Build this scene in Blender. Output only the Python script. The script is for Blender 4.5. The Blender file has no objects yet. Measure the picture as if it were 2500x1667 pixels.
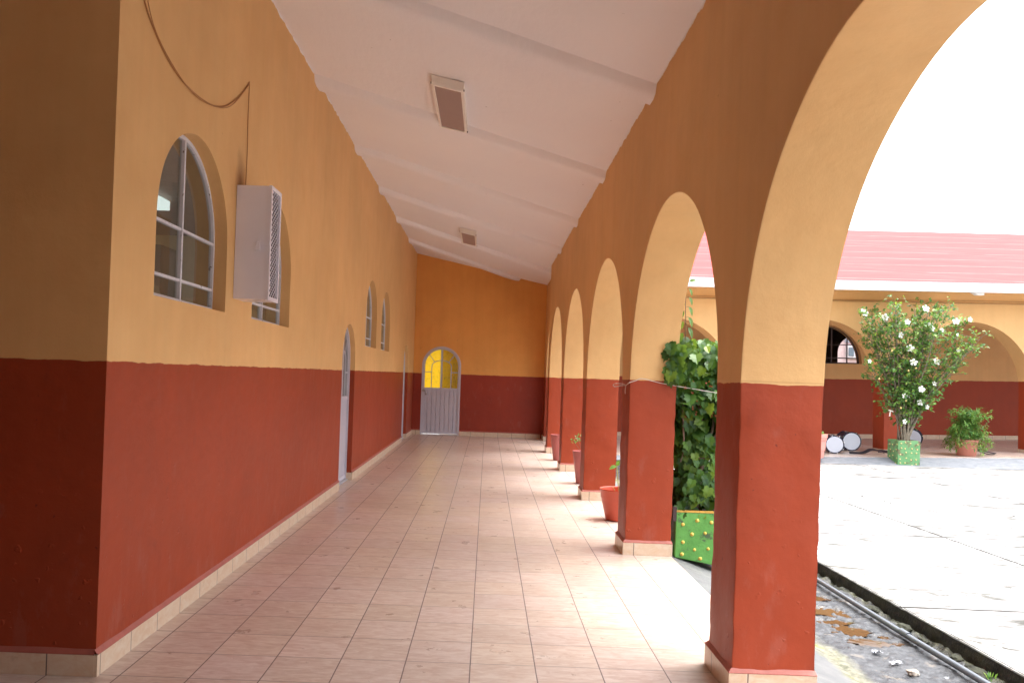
import bpy, bmesh, math, random
from math import sin, cos, pi, sqrt, radians
from mathutils import Vector, Matrix, noise
from mathutils.geometry import tessellate_polygon
random.seed(7)
S = bpy.context.scene
COL = S.collection

# ------------------------------------------------------------------ node helpers
class NT:
    def __init__(s, name):
        s.m = bpy.data.materials.new(name); s.m.use_nodes = True
        s.t = s.m.node_tree; s.t.nodes.clear()
        s.out = s.t.nodes.new('ShaderNodeOutputMaterial')
    def n(s, typ, ins=None, **kw):
        nd = s.t.nodes.new('ShaderNode' + typ)
        for k, v in kw.items(): setattr(nd, k, v)
        for k, v in (ins or {}).items(): s.set(nd.inputs[k], v)
        return nd
    def set(s, sock, v):
        if isinstance(v, bpy.types.NodeSocket): s.t.links.new(v, sock)
        elif isinstance(v, (tuple, list)) and len(v) == 3 and sock.type == 'RGBA': sock.default_value = (*v, 1)
        else: sock.default_value = v
    def math(s, op, a, b=0.0, c=None, clamp=False):
        nd = s.t.nodes.new('ShaderNodeMath'); nd.operation = op; nd.use_clamp = clamp
        s.set(nd.inputs[0], a); s.set(nd.inputs[1], b)
        if c is not None: s.set(nd.inputs[2], c)
        return nd.outputs[0]
    def mix(s, f, a, b, blend='MIX'):
        nd = s.t.nodes.new('ShaderNodeMix'); nd.data_type = 'RGBA'; nd.blend_type = blend
        s.set(nd.inputs[0], f); s.set(nd.inputs[6], a); s.set(nd.inputs[7], b)
        return nd.outputs[2]
    def noise(s, vec, scale, detail=4, rough=.55, dist=0.0, out=0):
        nd = s.n('TexNoise', {'Scale': scale, 'Detail': detail, 'Roughness': rough, 'Distortion': dist})
        if vec is not None: s.set(nd.inputs['Vector'], vec)
        return nd.outputs[out]
    def ramp(s, v, lo, hi, a=0.0, b=1.0):
        nd = s.n('MapRange', {0: v, 1: lo, 2: hi, 3: a, 4: b}); nd.clamp = True
        return nd.outputs[0]
    def coord(s):
        return s.n('TexCoord').outputs['Object']
    def xyz(s, v):
        nd = s.n('SeparateXYZ', {0: v}); return nd.outputs
    def scl(s, v, x, y, z):
        nd = s.n('VectorMath', {0: v, 1: (x, y, z)}); nd.operation = 'MULTIPLY'; return nd.outputs[0]
    def bump(s, h, strength=.3, dist=.01, normal=None):
        nd = s.n('Bump', {'Strength': strength, 'Distance': dist, 'Height': h})
        if normal is not None: s.set(nd.inputs['Normal'], normal)
        return nd.outputs[0]
    def bsdf(s, **kw):
        nd = s.n('BsdfPrincipled')
        for k, v in kw.items():
            s.set(nd.inputs[k.replace('_', ' ')], v)
        s.t.links.new(nd.outputs[0], s.out.inputs[0])
        return nd

YEL = (0.75, 0.47, 0.205)
RED = (0.345, 0.052, 0.017)
CEIL = (0.87, 0.86, 0.87)

def plaster(name, band=1.49, wav=.004, ceil=None, yel=YEL, red=RED, grime=1.0, stain=False, bevel=False):
    t = NT(name); co = t.coord(); X = t.xyz(co)
    big = t.noise(co, .55, 3); med = t.noise(co, 3.2, 5, .6); fine = t.noise(co, 34, 6, .65)
    # vertical streaks
    st = t.noise(t.scl(co, 5, 5, .35), 1.6, 5, .6)
    v1 = t.ramp(big, .3, .7, .90, 1.06)
    v2 = t.ramp(st, .25, .75, .955, 1.03)
    v = t.math('MULTIPLY', v1, v2)
    cy = t.mix(t.ramp(med, .3, .75), yel, (yel[0]*.95, yel[1]*.90, yel[2]*.86))
    cr = t.mix(t.ramp(med, .25, .75), red, (red[0]*.86, red[1]*.92, red[2]*1.05))
    # chalky worn patches and scuffs low on the dado
    low = t.ramp(X[2], .15, 1.0, 1.0, 0.0)
    pat = t.ramp(t.math('ADD', t.noise(t.scl(co, 3.2, 3.2, 1.4), 2.3, 7, .68), t.math('MULTIPLY', low, .06)), .60, .70)
    cr = t.mix(t.math('MULTIPLY', pat, .22*grime), cr, (.36, .14, .11))
    drk = t.ramp(t.noise(t.scl(co, 2, 2, 1.1), 2.7, 7, .7, .6), .60, .78)
    cr = t.mix(t.math('MULTIPLY', drk, .42*grime), cr, (.15, .03, .02))
    spots = t.ramp(t.noise(co, 26, 3, .5), .735, .76)
    cr = t.mix(t.math('MULTIPLY', spots, .55*grime), cr, (.09, .02, .015))
    cy = t.mix(t.math('MULTIPLY', t.ramp(t.noise(co, 9, 3, .5), .76, .79), .35*grime), cy, (.33, .16, .06))
    edge = t.math('ADD', X[2], t.math('MULTIPLY', t.math('SUBTRACT', t.noise(co, 7, 3), .5), wav*6))
    f = t.ramp(edge, band-.0015, band+.0015)
    c = t.mix(f, cr, cy)
    c = t.mix(1.0, c, t.n('CombineColor', {0: v, 1: v, 2: v}).outputs[0], 'MULTIPLY')
    if ceil:
        cz = t.math('ADD', X[2], t.math('MULTIPLY', X[0], ceil[1]))
        cz = t.math('ADD', cz, t.math('MULTIPLY', t.math('SUBTRACT', t.noise(co, 5.5, 4, .6), .5), .085))
        c = t.mix(t.ramp(cz, ceil[0]-.003, ceil[0]+.003), c, CEIL)
    if stain:
        dv = t.n('VectorMath', {0: t.scl(co, 1, 1, .45), 1: (0, 1.90, 2.77*.45)}, operation='DISTANCE').outputs['Value']
        dv = t.math('ADD', dv, t.math('MULTIPLY', t.math('SUBTRACT', t.noise(co, 8, 4), .5), .06))
        c = t.mix(t.ramp(dv, .02, .13, .75, 0), c, (.17, .07, .025))
    rough = t.math('SUBTRACT', .62, t.math('MULTIPLY', t.math('SUBTRACT', 1.0, f), .12))
    h = t.math('ADD', t.math('MULTIPLY', t.noise(co, 2.0, 3), 1.6), t.math('ADD', t.math('MULTIPLY', med, .5), t.math('MULTIPLY', fine, .10)))
    pim = t.ramp(t.noise(co, 17, 2, .5), .68, .74)
    h = t.math('ADD', h, t.math('MULTIPLY', pim, t.math('MULTIPLY', low, .45)))
    nrm = None
    if bevel: bev = t.n('Bevel', {'Radius': .012}); bev.samples = 2; nrm = bev.outputs[0]
    nb = t.bump(h, .55, .018, nrm)
    t.bsdf(Base_Color=c, Roughness=rough, Normal=nb, Specular_IOR_Level=.25)
    return t.m

def simple(name, col, rough=.5, metal=0.0, var=.12, scale=8, bump=.0, spec=.5, **kw):
    t = NT(name); co = t.coord()
    nz = t.noise(co, scale, 5, .6)
    c = t.mix(t.ramp(nz, .25, .75), tuple(q*(1-var) for q in col), tuple(min(1, q*(1+var)) for q in col))
    b = dict(Base_Color=c, Roughness=rough, Metallic=metal, Specular_IOR_Level=spec)
    if bump: b['Normal'] = t.bump(nz, bump, .01)
    b.update(kw)
    t.bsdf(**b)
    return t.m

def chipped(name, col, chip=(.12, .09, .09), amt=.62, rough=.35):
    t = NT(name); co = t.coord()
    c = t.mix(t.ramp(t.noise(co, 30, 6, .7), amt, amt+.05), col, chip)
    c = t.mix(t.ramp(t.noise(co, 4, 4), .35, .8, 0, .25), c, tuple(q*.6 for q in col))
    t.bsdf(Base_Color=c, Roughness=rough, Normal=t.bump(t.noise(co, 45, 4), .25, .004))
    return t.m

P_ = .333; LX = .109          # tile pitch and the x of the first long joint

def tile_floor(name, ox=LX, oy=0.0):
    t = NT(name); co = t.coord(); X = t.xyz(co)
    wob = t.math('MULTIPLY', t.math('SUBTRACT', t.noise(co, 3, 3), .5), .004)
    a = t.math('DIVIDE', t.math('ADD', t.math('SUBTRACT', X[0], ox), wob), P_)
    b = t.math('DIVIDE', t.math('SUBTRACT', X[1], oy), P_)
    def line(q, w):
        f = t.math('FRACT', q); d = t.math('MINIMUM', f, t.math('SUBTRACT', 1.0, f))
        return t.ramp(d, w*.6, w*1.35, 1.0, 0.0)
    la = line(a, .0095); lb = line(b, .0068)
    g = t.math('MAXIMUM', la, lb)
    cell = t.n('CombineXYZ', {0: t.math('FLOOR', a), 1: t.math('FLOOR', b)}).outputs[0]
    rnd = t.n('TexWhiteNoise', {'Vector': cell}, noise_dimensions='3D')
    rc = t.xyz(rnd.outputs[1])
    off = t.scl(rnd.outputs[1], 9, 9, 9)
    vec = t.n('VectorMath', {0: co, 1: off}); 
    # mottled veins stretched across the tile
    mo = t.noise(t.scl(vec.outputs[0], 9, 30, 1), 1.0, 6, .66, .9)
    mo2 = t.noise(t.scl(vec.outputs[0], 40, 90, 1), 1.0, 3, .6)
    base = t.mix(t.ramp(mo, .38, .62), (.53, .40, .335), (.67, .575, .51))
    base = t.mix(t.ramp(mo2, .50, .75, 0, .35), base, (.56, .40, .31))
    vv = t.ramp(rc[0], 0, 1, .93, 1.04)
    base = t.mix(1.0, base, t.n('CombineColor', {0: vv, 1: vv, 2: t.math('MULTIPLY', vv, t.ramp(rc[1], 0, 1, .96, 1.03))}).outputs[0], 'MULTIPLY')
    dirt = t.ramp(t.noise(co, 1.1, 6, .65), .42, .8, 0, .28)
    base = t.mix(dirt, base, (.33, .22, .17))
    speck = t.ramp(t.noise(co, 85, 2, .4), .80, .82)
    base = t.mix(t.math('MULTIPLY', speck, .3), base, (.2, .13, .1))
    grout = t.mix(t.noise(co, 6, 4), (.13, .10, .095), (.25, .19, .17))
    c = t.mix(g, base, grout)
    tilt = t.math('ADD', t.math('MULTIPLY', t.math('MULTIPLY', t.math('FRACT', a), t.math('SUBTRACT', rc[1], .5)), .22),
                  t.math('MULTIPLY', t.math('MULTIPLY', t.math('FRACT', b), t.math('SUBTRACT', rc[2], .5)), .22))
    h = t.math('ADD', t.math('SUBTRACT', tilt, g), t.math('MULTIPLY', mo, .05))
    r = t.math('ADD', t.ramp(t.noise(co, 5, 5, .6), .3, .7, .26, .38), t.math('MULTIPLY', g, .45))
    t.bsdf(Base_Color=c, Roughness=r, Normal=t.bump(h, .35, .0014), Specular_IOR_Level=.45)
    return t.m

def tile_skirt(name, ox=LX):
    t = NT(name); co = t.coord(); X = t.xyz(co)
    N = t.xyz(t.n('TexCoord').outputs['Normal'])
    fx = t.ramp(t.math('ABSOLUTE', N[0]), .4, .6)
    a = t.math('DIVIDE', t.math('SUBTRACT', X[0], ox), P_); b = t.math('DIVIDE', X[1], P_)
    q = t.math('ADD', t.math('MULTIPLY', fx, b), t.math('MULTIPLY', t.math('SUBTRACT', 1.0, fx), a))
    f = t.math('FRACT', q); d = t.math('MINIMUM', f, t.math('SUBTRACT', 1.0, f))
    g = t.ramp(d, .006, .012, 1.0, 0.0)
    mo = t.noise(t.scl(co, 10, 10, 16), 1.5, 6, .66, .8)
    c = t.mix(t.ramp(mo, .35, .68), (.60, .43, .29), (.66, .55, .43))
    c = t.mix(t.ramp(t.noise(co, 7, 6, .7), .62, .75, 0, .5), c, (.33, .22, .14))
    c = t.mix(g, c, (.13, .09, .08))
    t.bsdf(Base_Color=c, Roughness=.34, Normal=t.bump(t.math('SUBTRACT', 0, g), .5, .002))
    return t.m

# ------------------------------------------------------------------ mesh helpers
def raw(name, verts, faces, mats, smooth=None, fm=None):
    me = bpy.data.meshes.new(name)
    me.from_pydata([tuple(v) for v in verts], [], faces)
    if not isinstance(mats, (list, tuple)): mats = [mats]
    for m in mats: me.materials.append(m)
    if fm: me.polygons.foreach_set('material_index', fm)
    if smooth is not None:
        me.shade_smooth()
        if smooth < 180: me.set_sharp_from_angle(angle=radians(smooth))
    me.update()
    o = bpy.data.objects.new(name, me); COL.objects.link(o)
    return o
def wparent(o, p):
    o.parent = p
    M = Matrix.Identity(4); q = p
    while q:
        M = q.matrix_parent_inverse @ q.matrix_basis @ M if q.parent else q.matrix_basis @ M
        q = q.parent
    o.matrix_parent_inverse = M.inverted()
def lparent(o, p): o.parent = p
def fixn(o):
    bm = bmesh.new(); bm.from_mesh(o.data); bmesh.ops.recalc_face_normals(bm, faces=bm.faces); bm.to_mesh(o.data); bm.free()
    return o
PARENT = wparent
def mesh(name, verts, faces, mats, parent=None, smooth=None, fm=None, fix=False):
    o = raw(name, verts, faces, mats, smooth, fm)
    if fix: fixn(o)
    if parent: PARENT(o, parent)
    return o
def root(name, loc, label, cat, group=None, rot=(0, 0, 0), kind=None):
    o = bpy.data.objects.new(name, None); COL.objects.link(o)
    o.location = loc; o.rotation_euler = rot; o.empty_display_size = .1
    tag(o, label, cat, group, kind)
    return o
def tag(o, label=None, cat=None, group=None, kind=None):
    if label: o['label'] = label
    if cat: o['category'] = cat
    if group: o['group'] = group
    if kind: o['kind'] = kind
    return o

class MB:
    def __init__(s): s.v = []; s.f = []; s.fm = []
    def add(s, vs, fs, mi=0):
        b = len(s.v); s.v += [Vector(q) for q in vs]; s.f += [tuple(i+b for i in f) for f in fs]; s.fm += [mi]*len(fs)
    def box(s, lo, hi, mi=0, tf=None):
        x0, y0, z0 = lo; x1, y1, z1 = hi
        vs = [Vector(q) for q in [(x0,y0,z0),(x1,y0,z0),(x1,y1,z0),(x0,y1,z0),(x0,y0,z1),(x1,y0,z1),(x1,y1,z1),(x0,y1,z1)]]
        if tf: vs = [tf(v) for v in vs]
        s.add(vs, [(0,3,2,1),(4,5,6,7),(0,1,5,4),(1,2,6,5),(2,3,7,6),(3,0,4,7)], mi)
    def tube(s, pts, r, n=8, mi=0, cap=True):
        pts = [Vector(p) for p in pts]; rs = r if isinstance(r, (list, tuple)) else [r]*len(pts)
        rings = []; up = None
        for i, p in enumerate(pts):
            d = (pts[min(i+1, len(pts)-1)] - pts[max(i-1, 0)]).normalized()
            if up is None: up = Vector((0, 0, 1)) if abs(d.z) < .9 else Vector((1, 0, 0))
            a = d.cross(up)
            if a.length < 1e-4: a = d.orthogonal()
            a.normalize(); b = a.cross(d).normalized(); up = b
            rings.append([p + (a*cos(2*pi*k/n) + b*sin(2*pi*k/n))*rs[i] for k in range(n)])
        vs = [q for R in rings for q in R]; fs = []
        for i in range(len(pts)-1):
            for k in range(n):
                fs.append((i*n+k, i*n+(k+1) % n, (i+1)*n+(k+1) % n, (i+1)*n+k))
        if cap: fs += [tuple(range(n-1, -1, -1)), tuple((len(pts)-1)*n+k for k in range(n))]
        s.add(vs, fs, mi)
    def lathe(s, prof, n=40, mi=0, tf=None, c=(0, 0, 0)):
        c = Vector(c); vs = []; fs = []
        for r, z in prof:
            for k in range(n):
                v = Vector((r*cos(2*pi*k/n), r*sin(2*pi*k/n), z)); vs.append((tf(v) if tf else v) + c)
        for i in range(len(prof)-1):
            for k in range(n): fs.append((i*n+k, i*n+(k+1) % n, (i+1)*n+(k+1) % n, (i+1)*n+k))
        if prof[0][0] > 1e-6: fs.append(tuple(range(n-1, -1, -1)))
        if prof[-1][0] > 1e-6: fs.append(tuple((len(prof)-1)*n+k for k in range(n)))
        s.add(vs, fs, mi)
    def ribbon(s, pts, w, n0, n1, tf, mi=0, closed=False):
        """flat bar of width w following 2-D points, from depth n0 to n1"""
        m = len(pts); L = []; R = []
        for i, p in enumerate(pts):
            if closed: a = pts[(i-1) % m]; b = pts[(i+1) % m]
            else: a = pts[max(i-1, 0)]; b = pts[min(i+1, m-1)]
            d = Vector((b[0]-a[0], b[1]-a[1])).normalized(); nn = Vector((-d.y, d.x))*w/2
            if 0 < i < m-1 or closed:
                e = Vector((p[0]-a[0], p[1]-a[1])).normalized(); k = max(.5, abs(Vector((-e.y, e.x)).dot(nn.normalized()))); nn = nn/k
            L.append((p[0]+nn.x, p[1]+nn.y)); R.append((p[0]-nn.x, p[1]-nn.y))
        vs = []
        for l, r in zip(L, R): vs += [tf(Vector((l[0], l[1], n0))), tf(Vector((l[0], l[1], n1))), tf(Vector((r[0], r[1], n1))), tf(Vector((r[0], r[1], n0)))]
        fs = []
        for i in range(m if closed else m-1):
            j = (i+1) % m
            for k in range(4): fs.append((i*4+k, i*4+(k+1) % 4, j*4+(k+1) % 4, j*4+k))
        if not closed: fs += [(3, 2, 1, 0), ((m-1)*4, (m-1)*4+1, (m-1)*4+2, (m-1)*4+3)]
        s.add(vs, fs, mi)
    def build(s, name, mats, parent=None, smooth=None, fix=True):
        return mesh(name, s.v, s.f, mats, parent, smooth, s.fm, fix)

def plate(name, outer, holes, depth, tf, mat, parent=None, smooth=35, back=True):
    loops = [outer] + holes
    flat = [p for l in loops for p in l]
    tris = tessellate_polygon([[Vector((p[0], p[1], 0)) for p in l] for l in loops])
    n = len(flat)
    vs = [tf(Vector((p[0], p[1], 0))) for p in flat] + [tf(Vector((p[0], p[1], -depth))) for p in flat]
    fs = [tuple(t) for t in tris] + [tuple(i+n for i in reversed(t)) for t in tris]
    b = 0
    for l in loops:
        m = len(l)
        for i in range(m): fs.append((b+i, b+(i+1) % m, b+(i+1) % m+n, b+i+n))
        b += m
    return mesh(name, vs, fs, mat, parent, smooth, None, True)

def arch(s0, s1, z0, zs, n=40, jit=0.0, rise=None):
    """opening outline: bottom z0, spring zs, semicircle"""
    c = (s0+s1)/2; r = (s1-s0)/2; R = rise or r; pts = [(s0, z0), (s1, z0)]
    for i in range(n+1):
        a = pi*i/n; q = 1 + (jit*(noise.noise(Vector((s0*3+a*2.2, a*1.3, 0)))) if 0 < i < n else 0)
        pts.append((c+r*q*cos(a), zs+R*q*sin(a)))
    return pts

# ------------------------------------------------------------------ materials
M_left = plaster('painted_plaster', ceil=(4.385, .208), stain=True)
M_dado2 = plaster('painted_plaster_pillars', ceil=(4.385, .208), grime=1.0, bevel=True)
M_end = plaster('painted_plaster_end', ceil=None, grime=1.0, yel=(.80, .40, .11), red=(.32, .045, .022))
M_far = plaster('painted_plaster_far', band=1.42, grime=.3)
M_floor = tile_floor('ceramic_floor_tiles')
M_skirt = tile_skirt('ceramic_skirting')
M_mortar = simple('painted_mortar', (.36, .10, .075), .55, scale=14, bump=.4)
M_white = chipped('chipped_white_paint', (.66, .68, .76))
M_steel = simple('grey_white_steel', (.54, .53, .60), .32, var=.05, scale=3)
M_metal = simple('dull_metal', (.42, .40, .38), .35, .8)
M_dark = simple('dark_inside', (.02, .015, .03), .8)
M_black = simple('black_webbing', (.012, .013, .022), .45, var=.3, scale=20)
M_string = simple('pale_string', (.62, .55, .50), .8)
M_wire = simple('tan_cable', (.42, .20, .07), .6)
M_pvc = simple('grey_pipe', (.10, .115, .135), .22, var=.15, scale=3, spec=.6)

def ceilmat():
    t = NT('ceiling_paint'); co = t.coord()
    big = t.noise(co, .5, 3)
    c = t.mix(t.ramp(big, .3, .7), CEIL, (CEIL[0]*.95, CEIL[1]*.95, CEIL[2]*.97))
    c = t.mix(t.ramp(t.noise(co, 22, 3, .5), .765, .785, 0, .8), c, (.2, .16, .14))
    h = t.math('ADD', t.noise(t.scl(co, 6, 2.5, 3), 2.0, 6, .62), t.math('MULTIPLY', t.noise(co, 1.0, 3), 1.5))
    t.bsdf(Base_Color=c, Roughness=.75, Normal=t.bump(h, .5, .012), Specular_IOR_Level=.25)
    return t.m
M_ceil = ceilmat()

def glassmat(name, tint=(.80, .84, .80), refl=1.0, dirt=.12):
    t = NT(name); co = t.coord()
    fr = t.n('Fresnel', {'IOR': 1.52}).outputs[0]
    tr = t.n('BsdfTransparent', {'Color': tint}).outputs[0]
    wav = t.bump(t.noise(co, 2.2, 2), .08, .02)
    gl = t.n('BsdfGlossy', {'Color': (.9, .9, .9), 'Roughness': .02, 'Normal': wav}).outputs[0]
    mx = t.n('MixShader', {0: t.math('MULTIPLY', fr, refl, clamp=True), 1: tr, 2: gl}).outputs[0]
    df = t.n('BsdfDiffuse', {'Color': (.42, .38, .28)}).outputs[0]
    mx2 = t.n('MixShader', {0: t.ramp(t.noise(co, 9, 6, .7), .3, .8, dirt*.5, dirt*1.5), 1: mx, 2: df}).outputs[0]
    t.t.links.new(mx2, t.out.inputs[0])
    return t.m
M_glass = glassmat('window_glass')
M_glassd = glassmat('khaki_window_glass', (.7, .7, .6), 1.0, .35)  # far panes take more of the khaki diffuse tone

def amber():
    t = NT('amber_rippled_glass'); co = t.coord()
    rip = t.n('TexVoronoi', {'Vector': t.scl(co, 1, 1, 1), 'Scale': 60}).outputs[0]
    c = t.mix(t.ramp(t.noise(co, 16, 6, .75), .54, .70), (.95, .55, .012), (.22, .10, .01))
    tr = t.n('BsdfTranslucent', {'Color': c, 'Normal': t.bump(rip, .9, .01)}).outputs[0]
    rf = t.n('BsdfRefraction', {'Color': (1.0, .66, .03), 'Roughness': .35, 'IOR': 1.2, 'Normal': t.bump(rip, .9, .01)}).outputs[0]
    a = t.n('MixShader', {0: .45, 1: tr, 2: rf}).outputs[0]
    gl = t.n('BsdfGlossy', {'Color': (.9, .9, .9), 'Roughness': .15, 'Normal': t.bump(rip, .8, .01)}).outputs[0]
    b = t.n('MixShader', {0: .05, 1: a, 2: gl}).outputs[0]
    t.t.links.new(b, t.out.inputs[0])
    return t.m
M_amber = amber()

# ------------------------------------------------------------------ camera
cam_d = bpy.data.cameras.new('camera'); cam = bpy.data.objects.new('camera', cam_d); COL.objects.link(cam)
f_, cx_, cy_, yaw, pit, rol = 1974.65, 1179.16, 903.75, -.0060, .0062, .0349
Fv = Vector((sin(yaw)*cos(pit), cos(yaw)*cos(pit), sin(pit)))
R0 = Vector((cos(yaw), -sin(yaw), 0)); U0 = R0.cross(Fv)
Xc = cos(rol)*R0 + sin(rol)*U0; Yc = -sin(rol)*R0 + cos(rol)*U0
Mc = Matrix((Xc, Yc, -Fv)).transposed().to_4x4(); Mc.translation = Vector((1.8118, -3.8494, 1.4864))
cam.matrix_world = Mc
cam_d.sensor_width = 36; cam_d.lens = f_*36/2500
cam_d.shift_x = (1250-cx_)/2500; cam_d.shift_y = (cy_-833.5)/2500
cam_d.clip_start = .05; cam_d.clip_end = 2000
S.camera = cam

# ------------------------------------------------------------------ corridor constants
W = 3.03; T = .40; PW = .40; SP = 3.025; P0 = .05
YE = 15.82; YB = -8.8
def zc(x): return 4.395 - .208*x
XL = -2.6       # recess on the left behind the near corner

# floor (kind structure): slab with tiled top
b = MB()
b.add([(XL-.2, YB-.2, 0), (W+T, YB-.2, 0), (W+T, YE+.3, 0), (XL-.2, YE+.3, 0)], [(0, 1, 2, 3)])
fl = b.build('floor', M_floor, fix=False); tag(fl, 'beige square ceramic tiles of the covered corridor', 'floor', kind='structure')
M_conc = simple('concrete', (.33, .33, .33), .75, var=.15, scale=5, bump=.3)
b = MB(); b.box((XL-.2, YB-.2, -.45), (W+T-.003, YE+.3, -.004)); sl = b.build('floor_slab', M_conc, fl)

# ceiling and ribs
ce = root('ceiling', (1.5, 6, 4.1), 'sloping pinkish white ceiling with slanting raised ribs over the corridor', 'ceiling', kind='structure')
nx, ny = 24, 120; vs = []; fs = []
x0, x1, y0, y1 = XL-.3, W+T+.12, YB-.3, YE+.3
for j in range(ny+1):
    for i in range(nx+1):
        x = x0+(x1-x0)*i/nx; y = y0+(y1-y0)*j/ny
        vs.append((x, y, zc(x) + .010*noise.noise(Vector((x*.9, y*.7, 0)))))
for j in range(ny):
    for i in range(nx):
        a = j*(nx+1)+i; fs.append((a, a+nx+1, a+nx+2, a+1))
mesh('ceiling_surface', vs, fs, M_ceil, ce, 180)
b = MB(); tf = None
b.add([(x0, y0, zc(x0)+.05), (x1, y0, zc(x1)+.05), (x1, y1, zc(x1)+.05), (x0, y1, zc(x0)+.05),
       (x0, y0, zc(x0)+.2), (x1, y0, zc(x1)+.2), (x1, y1, zc(x1)+.2), (x0, y1, zc(x0)+.2)],
      [(0,3,2,1),(4,5,6,7),(0,1,5,4),(1,2,6,5),(2,3,7,6),(3,0,4,7)])
b.build('roof_slab', M_conc, ce)
M_crack = simple('ceiling_crack', (.30, .21, .16), .9)
ribs = [(-5.4, -5.6), (-3.1, -2.9), (-.7, -.25), (1.75, 2.50), (4.25, 5.15), (6.65, 7.85), (8.95, 10.45), (11.35, 13.35), (13.75, 16.4)]
for (ya, yb) in ribs:
    nseg = 30; vs = []; prof = [(-.17, .02), (-.12, -.062), (-.04, -.082), (.10, -.080), (.115, .02)]
    xa, xb = -.02, W+.12
    if ya < -1: xa = XL-.1
    for i in range(nseg+1):
        x = xa+(xb-xa)*i/nseg; y = ya+(yb-ya)*(x/W)
        y = y+.010*noise.noise(Vector((x*1.5, ya, 0)))
        for (dy, dz) in prof:
            yy = min(y+dy, YE+.1)
            vs.append((x, yy, zc(x)+dz + .005*noise.noise(Vector((x*2, ya+dy*7, 3)))))
    if yb < YE:
        q = MB(); q.tube([(xa+(xb-xa)*i/20, ya+(yb-ya)*((xa+(xb-xa)*i/20)/W)+.125, zc(xa+(xb-xa)*i/20)-.002) for i in range(21)], .0045, 5); q.build('crack', M_crack, ce)
    k = len(prof); fs = []
    for i in range(nseg):
        for j in range(k-1): fs.append((i*k+j, i*k+j+1, (i+1)*k+j+1, (i+1)*k+j))
    mesh('rib', vs, fs, M_ceil, ce, 50, fix=True)

# ------------------------------------------------------------------ doors and windows (local: s along, t up, n out)
def fr_x0(v): return Vector((v.z, v.x, v.y))           # left wall: s=Y, t=Z, n=+X
def fr_end(v): return Vector((v.x, YE - v.z, v.y))       # end wall: s=X, n=-Y

def window(tf, s0, s1, z0, zs, parent, d=.115, pane=None, label=None):
    r = (s1-s0)/2; c = (s0+s1)/2
    fw = .024
    path = arch(s0+fw/2, s1-fw/2, z0+fw/2, zs, 36)
    b = MB(); b.ribbon(path, fw, -d, -d+.03, tf, closed=True)
    w = b.build('window', M_white, parent)
    if label: w['label'] = label
    g = MB(); g.ribbon([(c, z0+fw), (c, zs+r-fw)], .020, -d+.002, -d+.033, tf)
    g.ribbon([(s0+fw, zs+.02), (s1-fw, zs+.02)], .017, -d+.004, -d+.028, tf)
    g.ribbon([(s0+fw, z0+.145), (s1-fw, z0+.145)], .018, -d+.004, -d+.028, tf)
    g.build('glazing_bars', M_white, w)
    pts = arch(s0+.005, s1-.005, z0+.005, zs, 30)
    mesh('pane', [tf(Vector((p[0], p[1], -d+.012))) for p in pts], [tuple(range(len(pts)))], pane or M_glass, w)
    return w

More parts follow.
